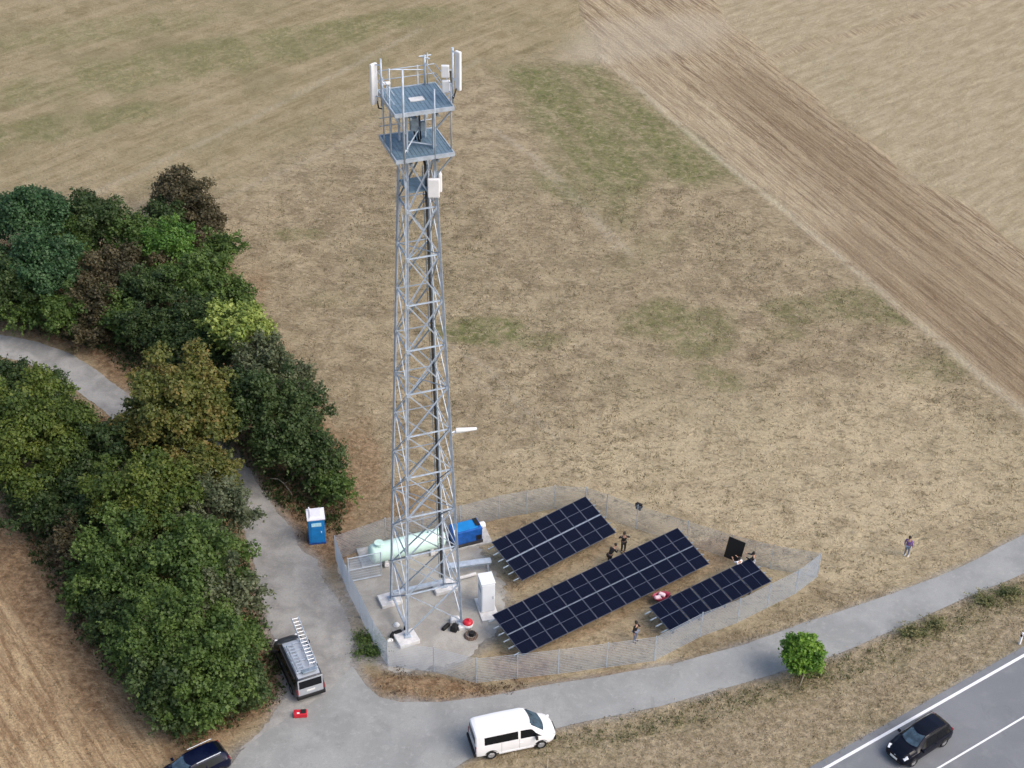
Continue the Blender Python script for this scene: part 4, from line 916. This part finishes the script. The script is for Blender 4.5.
# ------------------------------------------------------------------ vehicles
class Car:
    """body lofted through cross sections: x, roof z, roof half-width, belt z, belt half-width, widest half-width, sill z"""
    def __init__(s, st):
        s.st = np.array(st, float); xs = s.st[:, 0]; s.x = xs
    def ring(s, x):
        v = [np.interp(x, s.x, s.st[:, i]) for i in range(1, 7)]; zr, wr, zb, wb, wm, zs_ = v
        cr = .05 * min(1, wr)
        return [(0, zr + cr * .5), (wr * .5, zr + cr * .35), (wr * .88, zr), (wr, zr - .06), (wr + (wb - wr) * .5, zr - .06 + (zb - zr + .06) * .5), (wb, zb), (wm, zb * .55 + zs_ * .45 + .05), (wm - .01, zs_ + .1), (wm - .10, zs_)]
    def side(s, x, t, sg, off=.007):
        r = s.ring(x); (y0, z0), (y1, z1) = r[3], r[5]; y = y0 + (y1 - y0) * t; z = z0 + (z1 - z0) * t
        n = Vector((0, (z0 - z1), (y1 - y0))).normalized(); return Vector((x, sg * (y + n.y * off), z + n.z * off))
    def top(s, x, q, off=.007):
        r = s.ring(x); y = abs(q) * r[2][0]; z = np.interp(y, [p[0] for p in r[:3]], [p[1] for p in r[:3]]); e = .02
        r2 = s.ring(x + e); dz = (r2[1][1] - r[1][1]) / e; n = Vector((-dz, 0, 1)).normalized()
        return Vector((x + n.x * off, math.copysign(y, q), z + n.z * off))
    def body(s, mat, parent, under):
        xs = sorted(set(list(np.linspace(s.x[0], s.x[-1], 60)) + list(s.x))); mb = MB(); P_ = []
        for x in xs:
            r = s.ring(x); P_.append([(x, y, z) for y, z in r] + [(x, -y, z) for y, z in r[::-1][:-1]])
        for row in P_: row.append(row[0])
        mb.grid(P_); 
        mb.poly(P_[0][:-1][::-1]); mb.poly(P_[-1][:-1])
        bmesh.ops.remove_doubles(mb.bm, verts=mb.bm.verts, dist=1e-4)
        o = mb.build('body', mat, parent); md = o.modifiers.new('b', 'BEVEL'); md.width = .03; md.segments = 2; md.limit_method = 'ANGLE'; md.angle_limit = .6
        return o
    def sidepane(s, x0, x1, t0, t1, sg, dx0=0, dx1=0, n=8):
        """dx0/dx1: x shift of the lower edge's ends"""
        P_ = []
        for i in range(n + 1):
            row = []
            for j in range(4):
                t = t0 + (t1 - t0) * j / 3; f = j / 3; xa, xb = x0 + dx0 * f, x1 + dx1 * f
                row.append(s.side(xa + (xb - xa) * i / n, t, sg))
            P_.append(row)
        return P_
    def toppane(s, x0, x1, q0=.85, q1=.85, n=8, curve=.06):
        P_ = []
        for i in range(n + 1):
            row = []
            for j in range(9):
                q = -1 + 2 * j / 8; x = x0 + (x1 - x0) * i / n; qq = q * (q0 + (q1 - q0) * i / n)
                row.append(s.top(x - curve * q * q, qq))
            P_.append(row)
        return P_
def wheel(root, x, y, sg, r=.33, wd=.22):
    RX = Matrix.Rotation(PI / 2, 3, 'X')
    R_ = Matrix.Rotation(-sg * PI / 2, 3, 'X')
    w_ = empty('wheel', (x, y, r)); w_.parent = root
    MB().lathe([(r * .62, -wd / 2), (r * .93, -wd / 2), (r, -wd * .3), (r, wd * .3), (r * .93, wd / 2), (r * .62, wd / 2), (r * .62, -wd / 2)], (0, 0, 0), 24, R_).build('tyre', M['rubber'], w_)
    mb = MB(); mb.lathe([(0, wd * .28), (r * .2, wd * .36), (r * .22, wd * .22), (r * .56, wd * .30), (r * .63, wd * .42), (r * .63, -wd * .4), (0, -wd * .4)], (0, 0, 0), 24, R_)
    for k in range(5):
        a = k * 2 * PI / 5; v = R_ @ Vector((math.cos(a) * r * .38, math.sin(a) * r * .38, wd * .34)); q = R_ @ Matrix.Rotation(a, 3, 'Z'); mb.box(v, (r * .5, r * .14, .03), R=q)
    mb.build('rim', M['rim'], w_)
def arch(car, root, x, r, wheel_half):
    """dark wheel well disc flush with the flank"""
    for sg in (-1, 1):
        mb = MB(); w_ = max(p[0] for p in car.ring(x)) + .004
        prof = [(0, 0)]; pts_ = [(x + r * math.cos(a), r * math.sin(a)) for a in np.linspace(0, PI, 18)]
        yy = sg * w_
        V = [mb.bm.verts.new((px_, sg * (np.interp(pz + .33, [z for _, z in car.ring(px_)[5:][::-1]], [y for y, _ in car.ring(px_)[5:][::-1]]) + .006), pz + .33)) for px_, pz in pts_]
        V += [mb.bm.verts.new((x - r, sg * (w_ - .06), .25)), mb.bm.verts.new((x + r, sg * (w_ - .06), .25))]
        mb.bm.faces.new(V)
        mb.build('wheel_arch', M['black'], root)
def pane(P_, name, mat, parent): 
    o = MB().grid(P_).build(name, mat, parent); return o
VAN = [(-2.47, 1.78, .66, 1.05, .84, .86, .38), (-2.42, 1.88, .74, 1.05, .90, .93, .30), (-2.2, 1.93, .78, 1.06, .91, .95, .28), (-1, 1.96, .79, 1.06, .92, .95, .27), (.5, 1.95, .78, 1.05, .92, .95, .27), (.82, 1.88, .75, 1.05, .92, .95, .27),
       (1.70, 1.14, .78, 1.0, .90, .95, .28), (1.95, 1.07, .70, .96, .85, .93, .28), (2.18, .98, .58, .88, .74, .84, .3), (2.34, .86, .44, .76, .60, .70, .32), (2.44, .70, .30, .62, .44, .54, .34), (2.48, .58, .22, .52, .34, .42, .38)]
def van(loc, yaw_, paint, label, rails=False, camper=False):
    root = empty('parked_van', loc, yaw_, label, 'van'); c = Car(VAN); body = c.body(M['flank_shade_paint'] if camper else paint, root, None)
    pane(c.toppane(.92, 1.76, .97, 1.0, curve=.16), 'windscreen', M['shield'], root)
    for sg in (-1, 1):
        pane(c.sidepane(.20, .92, .20, .88, sg, 0, .58), 'door_window', M['glass'], root)
        if camper: pane(c.sidepane(-2.25, .08, .16, .86, sg, .02, 0), 'side_window', M['glass'], root)
        else:
            pane(c.sidepane(-1.95, .05, .20, .86, sg, 0, 0), 'side_window', M['glass'], root)
        mb = MB()
        for x in (.12, 1.25, -.95): 
            mb.grid([[c.side(x, t_, sg, .004), c.side(x + .012, t_, sg, .004)] for t_ in (.9, 1.0)]); 
            for r0_, r1_ in ((5, 6), (6, 7)):
                pa_, pb_ = c.ring(x)[r0_], c.ring(x)[r1_]; mb.poly([(x, sg * (pa_[0] + .004), pa_[1]), (x + .012, sg * (pa_[0] + .004), pa_[1]), (x + .012, sg * (pb_[0] + .004), pb_[1]), (x, sg * (pb_[0] + .004), pb_[1])])
        mb.build('door_seam', M['post_dark'], root)
        MB().box((1.12, sg * 1.05, 1.12), (.14, .22, .22)).build('mirror', M['black'], root, .03)
        MB().box((.22, sg * .945, .88), (.16, .03, .035)).build('door_handle', paint, root, .01)
        MB().box((-2.46, sg * .80, .92), (.06, .13, .42)).build('tail_light', M['red_lens'], root, .015)
        MB().box((2.26, sg * .62, .80), (.14, .24, .15), rz=-sg * .6).build('headlight', M['lamp'], root, .03)
        MB().box((-.05, sg * .955, .36 if not camper else .50), (2.1, .02, .12 if not camper else .42)).build('side_trim', M['black'] if camper else paint, root)  # on the camper taller and black, painting in the flank's shade
    for x in (-1.55, 1.45): arch(c, root, x, .40, 0)
    for x in (-1.55, 1.45):
        for sg in (-1, 1): wheel(root, x, sg * .87, sg)
    MB().box((-2.478 if not camper else -2.495, 0, 1.44), (.02, 1.40 if camper else 1.28, .60 if camper else .46)).build('rear_window', M['glass'], root, .03)
    MB().box((-2.50, 0, .45), (.16, 1.78, .24)).build('rear_bumper', M['black'], root, .04)
    MB().box((-2.49 if not camper else -2.50, 0, .88), (.02, .52, .12)).build('number_plate', M['plate'], root)
    MB().box((2.26, 0, .42), (.34, 1.50, .26)).box((2.42, 0, .42), (.16, .95, .24)).build('front_bumper', M['black'], root, .05)
    MB().box((2.46, 0, .66), (.06, .6, .12)).build('grille', M['black'], root, .02)
    if camper:
        for sg in (-1, 1):
            MB().bar((-2.1, sg * .62, 2.06), (.45, sg * .62, 2.06), .05).build('roof_rail', M['galv'], root)
        for x in (-2.0, -1.1, -.2, .4): MB().box((x, 0, 2.07), (.05, 1.36, .05)).build('roof_bar', M['galv'], root)
        mb = MB()
        for i in range(9): mb.box((-1.9 + i * .27, .30, 2.12), (.07, .34, .035))
        mb.box((-.8, .12, 2.12), (2.35, .04, .05)); mb.box((-.8, .48, 2.12), (2.35, .04, .05)); mb.build('roof_rack_grid', M['galv'], root)
        MB().box((-2.1, -.1, 2.1), (.3, .9, .08)).build('roof_box', M['galv_dark'], root, .03)
        pane(c.toppane(-2.36, .80, 1.0, 1.0, curve=0, n=16), 'roof_panel', paint, root); MB().box((-2.475, 0, 1.20), (.035, 1.56, 1.28)).build('rear_door', paint, root, .05)
        MB().box((-.75, .87, 1.86), (2.9, .12, .16)).build('flank_shade_box', M['black'], root, .03)  # added black box under the left roof edge, deepens the flank's painted shade
    return root
van((.52, 59.43, .02), .291, M['white_paint'], 'white passenger van parked on the edge of the farm road')
rc = Vector((-11.62, 62.36, .012)); fw = Vector((math.cos(2.02), math.sin(2.02), 0)); cv = rc + fw * 2.45
van(cv, 2.02, M['silver_paint'], 'camper van, flanks painted dark for shade, with silver roof and rear parked on the gravel track', camper=True)
# ladder on the camper roof
la, lb = G(294.5, 617, 2.2), G(313, 664, 2.2); ld = lb - la; ln = Vector((-ld.y, ld.x, 0)).normalized() * .21
lad = empty('ladder', la, 0, 'long aluminium ladder lying on the silver camper roof and sticking out over its windscreen', 'ladder')
for s in (-1, 1): MB().bar(ln * s, ln * s + ld, .06).build('rail', M['galv'], lad)
mb = MB(); k = 14
for i in range(k): p = ld * ((i + .5) / k); mb.bar(p - ln, p + ln, .045)
mb.build('rungs', M['white'], lad)

CAR = [(-2.08, .92, .60, .88, .68, .72, .40), (-2.02, 1.02, .62, .94, .76, .82, .30), (-1.88, 1.22, .58, .95, .82, .87, .25), (-1.55, 1.42, .56, .95, .84, .89, .22), (-1.0, 1.49, .58, .94, .85, .89, .2), (-.1, 1.50, .58, .92, .85, .89, .2), (.25, 1.46, .57, .91, .85, .89, .2),
       (1.08, .98, .66, .88, .83, .89, .2), (1.5, .92, .62, .82, .79, .88, .21), (1.85, .80, .54, .70, .70, .80, .23), (2.02, .68, .46, .58, .58, .68, .26), (2.10, .54, .40, .48, .48, .56, .3)]
def car(loc, yaw_, paint, label, name='parked_car', rails=True, scale=1.0):
    root = empty(name, loc, yaw_, label, 'car'); c = Car(CAR); c.body(paint, root, None); root.scale = (scale,) * 3
    pane(c.toppane(.34, 1.04, .94, 1.0, curve=.14), 'windscreen', M['shield'], root)
    pane(c.toppane(-1.93, -1.60, .88, .82, curve=-.05), 'rear_window', M['glass'], root)
    for sg in (-1, 1):
        pane(c.sidepane(-.55, .22, .14, .92, sg, 0, .62), 'front_window', M['glass'], root)
        pane(c.sidepane(-1.55, -.62, .16, .90, sg, -.12, 0), 'rear_side_window', M['glass'], root)
        MB().box((.72, sg * .95, .98), (.16, .2, .13)).build('mirror', paint, root, .03)
        MB().box((-.45, sg * .90, .80), (.16, .025, .03)).build('door_handle', paint, root)
        MB().box((1.80, sg * .585, .70), (.30, .24, .11), R=Matrix.Rotation(-sg * .35, 3, 'Z') @ Matrix.Rotation(.45, 3, 'Y')).build('headlight', M['lamp'], root, .03)
        MB().box((-2.0, sg * .70, .88), (.12, .18, .16)).build('tail_light', M['red_lens'], root, .02)
        if rails: MB().bar((-1.6, sg * .60, 1.50), (-.1, sg * .61, 1.56), .035).build('roof_rail', M['galv'] if name == 'parked_car' else M['black'], root)
    for x in (-1.30, 1.32): arch(c, root, x, .37, 0)
    for x in (-1.30, 1.32):
        for sg in (-1, 1): wheel(root, x, sg * .80, sg, .32, .21)
    MB().box((2.10, 0, .42), (.05, .95, .10)).build('grille', M['rubber'], root, .01)
    MB().box((2.125, 0, .52), (.02, .50, .11), R=Matrix.Rotation(-.2, 3, 'Y')).build('number_plate', M['plate'], root)
    MB().box((2.03, 0, .645), (.03, .10, .07), R=Matrix.Rotation(.6, 3, 'Y')).build('badge', M['rim'], root)
    MB().box((-2.10, 0, .45), (.08, 1.3, .2)).build('rear_bumper', M['black'], root, .03)
    return root
car((24.25, 59.73, .010), math.atan2(-.592, -.806), M['black_paint'], 'black hatchback driving on the main road', 'driving_car', True)
nc_ = G(193, 776); car((nc_.x, nc_.y, .01), math.radians(217), M['blue_paint'], 'dark navy car with pale roof rails cut by the bottom edge', rails=True)

# ------------------------------------------------------------------ people
def skinmesh(name, joints, edges, mat, parent, sub=1):
    me = bpy.data.meshes.new(name); me.from_pydata([j[0] for j in joints], edges, []); o = bpy.data.objects.new(name, me); COL.objects.link(o)
    me.materials.append(mat); o.parent = parent
    sk = o.modifiers.new('skin', 'SKIN'); sk.use_smooth_shade = True
    for i, j in enumerate(joints):
        r = j[1]; me.skin_vertices[0].data[i].radius = (r, r) if not isinstance(r, tuple) else r
    me.skin_vertices[0].data[0].use_root = True
    sb = o.modifiers.new('sub', 'SUBSURF'); sb.levels = sub; sb.render_levels = sub
    return o
def person(px, py, yaw_, label, top, legs, shoe='cloth_black', pose='stand', head_tilt=0, z=0, h=1.76, sleeves=True):
    c = G(px, py, z) if not isinstance(px, Vector) else px
    root = empty('person', (c.x, c.y, z), yaw_, label, 'person'); k = h / 1.78; root.scale = (k, k, k)
    st_ = .11 if pose != 'stride' else .13
    lean = {'bend': .34}.get(pose, 0)
    fl, fr_ = Vector((-st_, 0, .09)), Vector((st_, 0, .09))
    if pose == 'stride': fl, fr_ = Vector((-.10, .22, .09)), Vector((.12, -.20, .09))
    if pose == 'cock': fr_ = Vector((.30, .05, .09))
    pel = Vector((0, 0, .96)); kl, kr = (fl + pel + Vector((-.1, 0, 0))) / 2 + Vector((0, -.04, 0)), (fr_ + pel + Vector((.1, 0, 0))) / 2 + Vector((0, -.04, 0))
    hl, hr = pel + Vector((-.10, 0, -.05)), pel + Vector((.10, 0, -.05))
    che = pel + Vector((0, -lean * .8, .36 - lean * .15)); nk = che + Vector((0, -lean * .5, .20 - lean * .1)); hd = nk + Vector((0, -.03 - lean * .25, .13)); ht = hd + Vector((0, -.01, .12))
    sl_, sr_ = che + Vector((-.19, 0, .11)), che + Vector((.19, 0, .11))
    if pose == 'hands_up': el, er, wl, wr = sl_ + Vector((-.20, -.05, -.08)), sr_ + Vector((.20, -.05, -.08)), sl_ + Vector((.08, -.22, .10)), sr_ + Vector((-.08, -.22, .10))
    elif pose in ('hold', 'bend'): el, er, wl, wr = sl_ + Vector((-.06, -.12, -.24)), sr_ + Vector((.06, -.12, -.24)), sl_ + Vector((.02, -.38, -.20)), sr_ + Vector((-.02, -.38, -.20))
    elif pose == 'reach': el, er, wl, wr = sl_ + Vector((-.08, -.20, -.12)), sr_ + Vector((.08, -.2, -.12)), sl_ + Vector((.0, -.46, -.05)), sr_ + Vector((.0, -.46, -.05))
    elif pose == 'phone': el, er, wl, wr = sl_ + Vector((-.06, .02, -.27)), sr_ + Vector((.10, -.08, -.25)), sl_ + Vector((-.04, -.05, -.5)), sr_ + Vector((.0, -.25, -.08))
    else: el, er, wl, wr = sl_ + Vector((-.07, .02, -.27)), sr_ + Vector((.07, .02, -.27)), sl_ + Vector((-.08, -.08, -.50)), sr_ + Vector((.08, -.06, -.50))
    hl2, hr2 = wl + (wl - el).normalized() * .09, wr + (wr - er).normalized() * .09
    J = [(pel, (.15, .11)), (pel + Vector((0, -lean * .3, .16)), (.135, .10)), (che, (.16, .11)), (nk, .055), (hd, (.082, .095)), (ht, (.065, .075)), (sl_, .065), (el, .045), (wl, .030), (hl2, (.035, .02)), (sr_, .065), (er, .045), (wr, .030), (hr2, (.035, .02)),
         (hl, .095), (kl, .062), (fl, .042), (fl + Vector((0, -.16, -.05)), .038), (hr, .095), (kr, .062), (fr_, .042), (fr_ + Vector((0, -.16, -.05)), .038)]
    E_ = [(0, 1), (1, 2), (2, 3), (3, 4), (4, 5), (2, 6), (6, 7), (7, 8), (8, 9), (2, 10), (10, 11), (11, 12), (12, 13), (0, 14), (14, 15), (15, 16), (16, 17), (0, 18), (18, 19), (19, 20), (20, 21)]
    J = [(tuple(p), r) for p, r in J]
    body = skinmesh('body', J, E_, M['skin'], root)
    g = 1.16
    def gr(r, q=g): return (r[0] * q, r[1] * q) if isinstance(r, tuple) else r * q
    ids = [0, 1, 2, 6, 7, 8, 10, 11, 12] if sleeves else [0, 1, 2, 6, 7, 10, 11]; mp = {a: i for i, a in enumerate(ids)}
    skinmesh('jacket' if sleeves else 'shirt', [(J[i][0], gr(J[i][1], 1.2)) for i in ids], [(mp[a], mp[b_]) for a, b_ in E_ if a in mp and b_ in mp], M[top], root)
    ids = [0, 14, 15, 16, 18, 19, 20]; mp = {a: i for i, a in enumerate(ids)}
    skinmesh('trousers', [(J[i][0], gr(J[i][1], 1.18)) for i in ids], [(mp[a], mp[b_]) for a, b_ in E_ if a in mp and b_ in mp], M[legs], root)
    hm = MB(); hm.lathe([(.0, .135), (.06, .12), (.095, .07), (.108, 0), (.10, -.06), (.085, -.09)], (hd.x, hd.y + .025, hd.z + .05), 14, Matrix.Rotation(-.35, 3, 'X')); hm.build('hair', M['hair'], root)
    for f_ in (fl, fr_): MB().box((f_.x, f_.y - .06, f_.z - .045), (.11, .29, .09), top=.8).build('shoe', M[shoe], root, .03)
    fc = MB(); fy = hd.y - .10; fc.box((hd.x, fy, hd.z), (.022, .035, .045)); fc.build('nose', M['skin'], body, .008)
    for s in (-1, 1):
        MB().box((hd.x + s * .033, hd.y - .092, hd.z + .025), (.022, .012, .012)).build('eye', M['hair'], body)
        MB().box((hd.x + s * .088, hd.y + .01, hd.z + .005), (.018, .04, .055)).build('ear', M['skin'], body, .006)
    MB().box((hd.x, hd.y - .09, hd.z - .045), (.045, .012, .01)).build('mouth', M['maroon'], body)
    for w__, h__ in ((wl, hl2), (wr, hr2)):
        d_ = (h__ - w__).normalized(); s_ax = d_.cross(Vector((0, 0, 1))); s_ax = s_ax.normalized() if s_ax.length > .1 else Vector((1, 0, 0)); mb = MB()
        for q in range(4): b0 = h__ + s_ax * (q - 1.5) * .019; mb.tube(b0, b0 + d_ * (.045, .055, .052, .038)[q], .009, .007, 6).tube(b0 + d_ * (.045, .055, .052, .038)[q], b0 + d_ * (.075, .09, .085, .062)[q] + Vector((0, 0, -.012)), .007, .006, 6)
        mb.tube(h__ - d_ * .03 + s_ax * .03, h__ + d_ * .01 + s_ax * .062, .010, .008, 6); mb.build('finger', M['skin'], body)
    return root
person(906, 556, 2.6, 'person in purple top and grey-blue trousers alone in the dry field near the farm road', 'cloth_purple', 'cloth_blue', 'white')
person(623, 552, .15, 'person in black with both hands raised to the face behind the longest solar table', 'cloth_black', 'cloth_black', pose='hands_up')
person(609, 565, 2.3, 'person in black leaning sideways, half hidden by the back edge of the longest solar table', 'cloth_black', 'cloth_black', pose='bend', h=1.7)
person(634.5, 641.5, 1.0, 'person in black top and grey-blue trousers standing close behind the near fence', 'cloth_black', 'cloth_blue', pose='phone')
person(737, 577, -2.6, 'person in white shirt holding the lower corner of a black module', 'cloth_white', 'cloth_blue', pose='reach', sleeves=False)
person(751, 572, -1.9, 'person in dark clothes holding the right edge of a black module', 'cloth_black', 'cloth_pale', pose='reach')
# the black module they hold
pc_ = G(731.2, 564, 0); pc_.z = .42; o = empty('loose_solar_panel', pc_, -.45, 'single black solar module held upright by two people', 'solar panel')
Rm = Matrix.Rotation(-.12, 3, 'X') @ Matrix.Rotation(.09, 3, 'Y')
MB().box(Rm @ Vector((0, 0, .82)), (1.13, .035, 1.65), R=Rm).build('back_sheet', M['black'], o)
mb = MB()
for s in (-1, 1): mb.box(Rm @ Vector((s * .565, 0, .82)), (.03, .05, 1.68), R=Rm); mb.box(Rm @ Vector((0, 0, .82 + s * .83)), (1.1, .05, .03), R=Rm)
mb.build('frame', M['black'], o)

# jacket over the rear fence
jc = G(638.6, 507.6, 1.8); j = MB(); j.box((0, .06, .0), (.36, .06, .62), top=1.1); j.box((0, -.07, .08), (.38, .06, .46), top=1.1); j.box((0, 0, .30), (.44, .17, .10)); j.box((-.20, -.07, .16), (.14, .08, .30)); j.box((.21, -.07, .20), (.15, .08, .24))
tag(j.build('jacket', M['cloth_black'], bevel=.03, loc=(jc.x, jc.y, 1.84)), 'black jacket draped over the top of the rear mesh fence', 'jacket').rotation_euler = (0, .12, -.45)

# ------------------------------------------------------------------ small things
def bag(name, px, py, size, rz, mat, label, cat, z=.01, bev=.08):
    c = G(px, py, size[2] / 2); root = empty(name, (c.x, c.y, z), rz, label, cat)
    mb = MB(); mb.box((0, 0, size[2] / 2), size, top=.8); mb.build('bag_body', M[mat], root, bev)
    mb = MB(); n = 8
    for i in range(n):
        a0, a1 = PI * i / n, PI * (i + 1) / n; mb.tube((math.cos(a0) * size[0] * .25, 0, size[2] * .9 + math.sin(a0) * .12), (math.cos(a1) * size[0] * .25, 0, size[2] * .9 + math.sin(a1) * .12), .015, n=6)
    mb.build('handle', M[mat], root); return root
bag('tool_bag', 392.8, 635, (.50, .30, .32), 1.2, 'black', 'small black bag leaning left of the near tower foot', 'bag')
bag('tool_bag', 398.0, 633, (.60, .34, .36), .5, 'black', 'larger black bag touching the near tower foot', 'bag')
bag('tool_bag', 406.2, 629.5, (.34, .28, .34), 0, 'black', 'black pouch resting behind the near tower leg', 'bag', z=.2)
bag('plastic_bag', 390.2, 640.3, (.42, .25, .12), .2, 'white', 'flat white plastic bag on the gravel near the west fence', 'bag', bev=.05)
bag('tool_bag', 446.0, 626.5, (.75, .28, .24), .95, 'black', 'elongated black bag lying on gravel between the two near tower feet', 'bag')
bag('tool_bag', 454.5, 627.5, (.55, .48, .42), 1.2, 'black', 'bulky black bag in front of the white sack', 'bag')
bag('rubble_sack', 455.0, 619.5, (.70, .50, .40), .1, 'white', 'white sack between two dark pouches on the gravel', 'sack', bev=.12)
bag('tool_pouch', 451.9, 620.5, (.22, .24, .26), .1, 'black', 'small black pouch at the left of the white sack', 'pouch')
bag('tool_pouch', 458.3, 620.5, (.28, .24, .26), .3, 'black', 'small black pouch at the right of the white sack', 'pouch')
c = G(396.4, 624, .1); hlm = empty('safety_helmet', (c.x, c.y, .01), 0, 'white safety helmet on the gravel behind the black bags', 'helmet')
MB().lathe([(.17, 0), (.165, .06), (.14, .13), (.08, .18), (0, .195)], (0, 0, 0), 20).build('shell', M['white'], hlm); MB().lathe([(.165, .0), (.21, -.005), (.21, .012), (.165, .02)], (0, -.02, .02), 20).build('brim', M['white'], hlm)
# red cover bucket on the right foot
c = G(467.8, 622, .45); bk = empty('bucket', (c.x, c.y, .01), 0, 'white bucket heaped with red material beside the tower foot', 'bucket')
MB().lathe([(0, .02), (.30, .02), (.36, .40), (.34, .40), (.30, .08)], (0, 0, 0), 24).build('pail', M['white'], bk)
mb = MB(); mb.lathe([(.34, .36), (.33, .46), (.24, .56), (.1, .58), (0, .57)], (0, 0, 0), 16); mb.lathe([(.0, .66), (.09, .64), (.12, .56)], (.08, .05, 0), 10); mb.build('red_strap_coil', M['red'], bk)
c = G(471, 635, .1); co_ = empty('cable_coil', (c.x, c.y, .01), 0, 'brown coiled cable with a black reel standing in its centre', 'cable coil')
mb = MB(); 
for q in range(3):
    n = 20; rr = .42 - q * .04
    for i in range(n): a0, a1 = 2 * PI * i / n, 2 * PI * (i + 1) / n; mb.tube((rr * math.cos(a0), rr * math.sin(a0), .05 + q * .05), (rr * math.cos(a1), rr * math.sin(a1), .05 + q * .05), .035, n=6)
mb.build('coil', M['brown'], co_); MB().tube((.03, .05, 0), (.03, .05, .30), .17, n=16).build('reel', M['black'], co_, .02)
# red toolbox behind the camper
c = G(300.5, 714, .15); tb = empty('toolbox', (c.x, c.y, .012), .1, 'red box lying on the track behind the camper van', 'box')
MB().box((0, 0, .17), (.80, .42, .34)).build('box_body', M['red'], tb, .05); MB().box((.18, -.0, .36), (.32, .30, .06)).build('lid', M['black'], tb, .02); MB().box((-.12, -.12, .355), (.16, .10, .03)).build('cap', M['white'], tb, .01)
# wheelbarrow between tables
c = G(660, 599, .3); wb = empty('wheelbarrow', (c.x, c.y, .02), .35, 'faded red wheelbarrow tray between the long and narrow solar tables', 'wheelbarrow')
mb = MB(); P_ = []
for (sc_, z) in ((.62, .28), (.85, .45), (1.0, .60)):
    P_.append([(.62 * sc_ * math.cos(a) * (1 + .15 * math.cos(a)), .36 * sc_ * math.sin(a), z) for a in np.linspace(0, 2 * PI, 25)])
mb.grid(P_); mb.poly([p for p in P_[0][:-1]]); o = mb.build('tray', M['maroon'], wb); o.modifiers.new('s', 'SOLIDIFY').thickness = .02
for s in (-1, 1): MB().tube((.55, s * .08, .2), (-.95, s * .30, .50), .02).build('handle', M['post_dark'], wb); MB().tube((-.3, s * .22, .36), (-.38, s * .25, .0), .018).build('leg', M['post_dark'], wb)
MB().lathe([(.10, -.04), (.18, -.05), (.20, 0), (.18, .05), (.10, .04), (0, .03)], (.68, 0, .2), 18, Matrix.Rotation(PI / 2, 3, 'X')).build('wheel', M['rubber'], wb)
for dx, dy, l_, r__ in ((-.22, -.08, 'pale pink sack in the left of the red wheelbarrow', .3), (.16, .1, 'pale pink sack in the right of the red wheelbarrow', -.4)):
    cy_, sy_ = math.cos(.35), math.sin(.35)
    tag(MB().box((0, 0, .0), (.50, .30, .16), top=.75).build('cement_sack', M['pinkwhite'], bevel=.05, loc=(c.x + dx * cy_ - dy * sy_, c.y + dx * sy_ + dy * cy_, .60)), l_, 'sack').rotation_euler = (0, .1, r__)
# delineator post and survey stakes
def delineator(px, py, label):
    c = G(px, py); r = empty('delineator_post', (c.x, c.y, 0), .6, label, 'marker post')
    MB().box((0, 0, .47), (.16, .13, .94), top=.85).build('post_body', M['white'], r, .02); MB().box((0, 0, .78), (.155, .125, .2)).build('black_band', M['black'], r); MB().box((0, -.064, .78), (.05, .01, .14)).build('reflector', M['lamp'], r)
    MB().box((0, 0, .97), (.13, .11, .06), top=.6).build('cap', M['white'], r)
delineator(1019.5, 644, 'white delineator post with black band beside the main road')
def stake(px, py, h, label):
    c = G(px, py); r = empty('survey_stake', (c.x, c.y, 0), .3, label, 'stake'); MB().box((0, 0, h / 2), (.07, .05, h)).build('shaft', M['wood'], r); MB().box((0, 0, h + .03), (.08, .06, .06), top=.5).build('tip', M['wood'], r)
stake(547.5, 768, .7, 'short pale wooden stake in the verge below the white van')
# slanting pole and support on the verge tree
c = G(798, 690); r = empty('support_pole', (c.x, c.y, 0), 0, 'thin pale support pole leaning at the foot of the young tree', 'pole'); MB().tube((0, 0, 0), (.25, .12, 1.3), .03, n=8).build('shaft', M['wood'], r); MB().tube((.1, .05, .55), (.35, .2, .6), .012, n=6).build('tie', M['cable'], r)
# bare dead branch by the toilet
c = G(281, 487); r = empty('dead_branch', (c.x, c.y, 0), .3, 'bare pale dead branch lying in the dirt left of the portable toilet', 'branch')
MB().path([Vector((-.6, .8, .3)), Vector((-.1, .5, .35)), Vector((.25, 0, .25)), Vector((.5, -.7, .1)), Vector((.6, -1.1, .02))], .04, 6).build('stem', M['wood'], r); MB().tube((.25, 0, .25), (.7, .1, .4), .025, .01).build('twig', M['wood'], r)
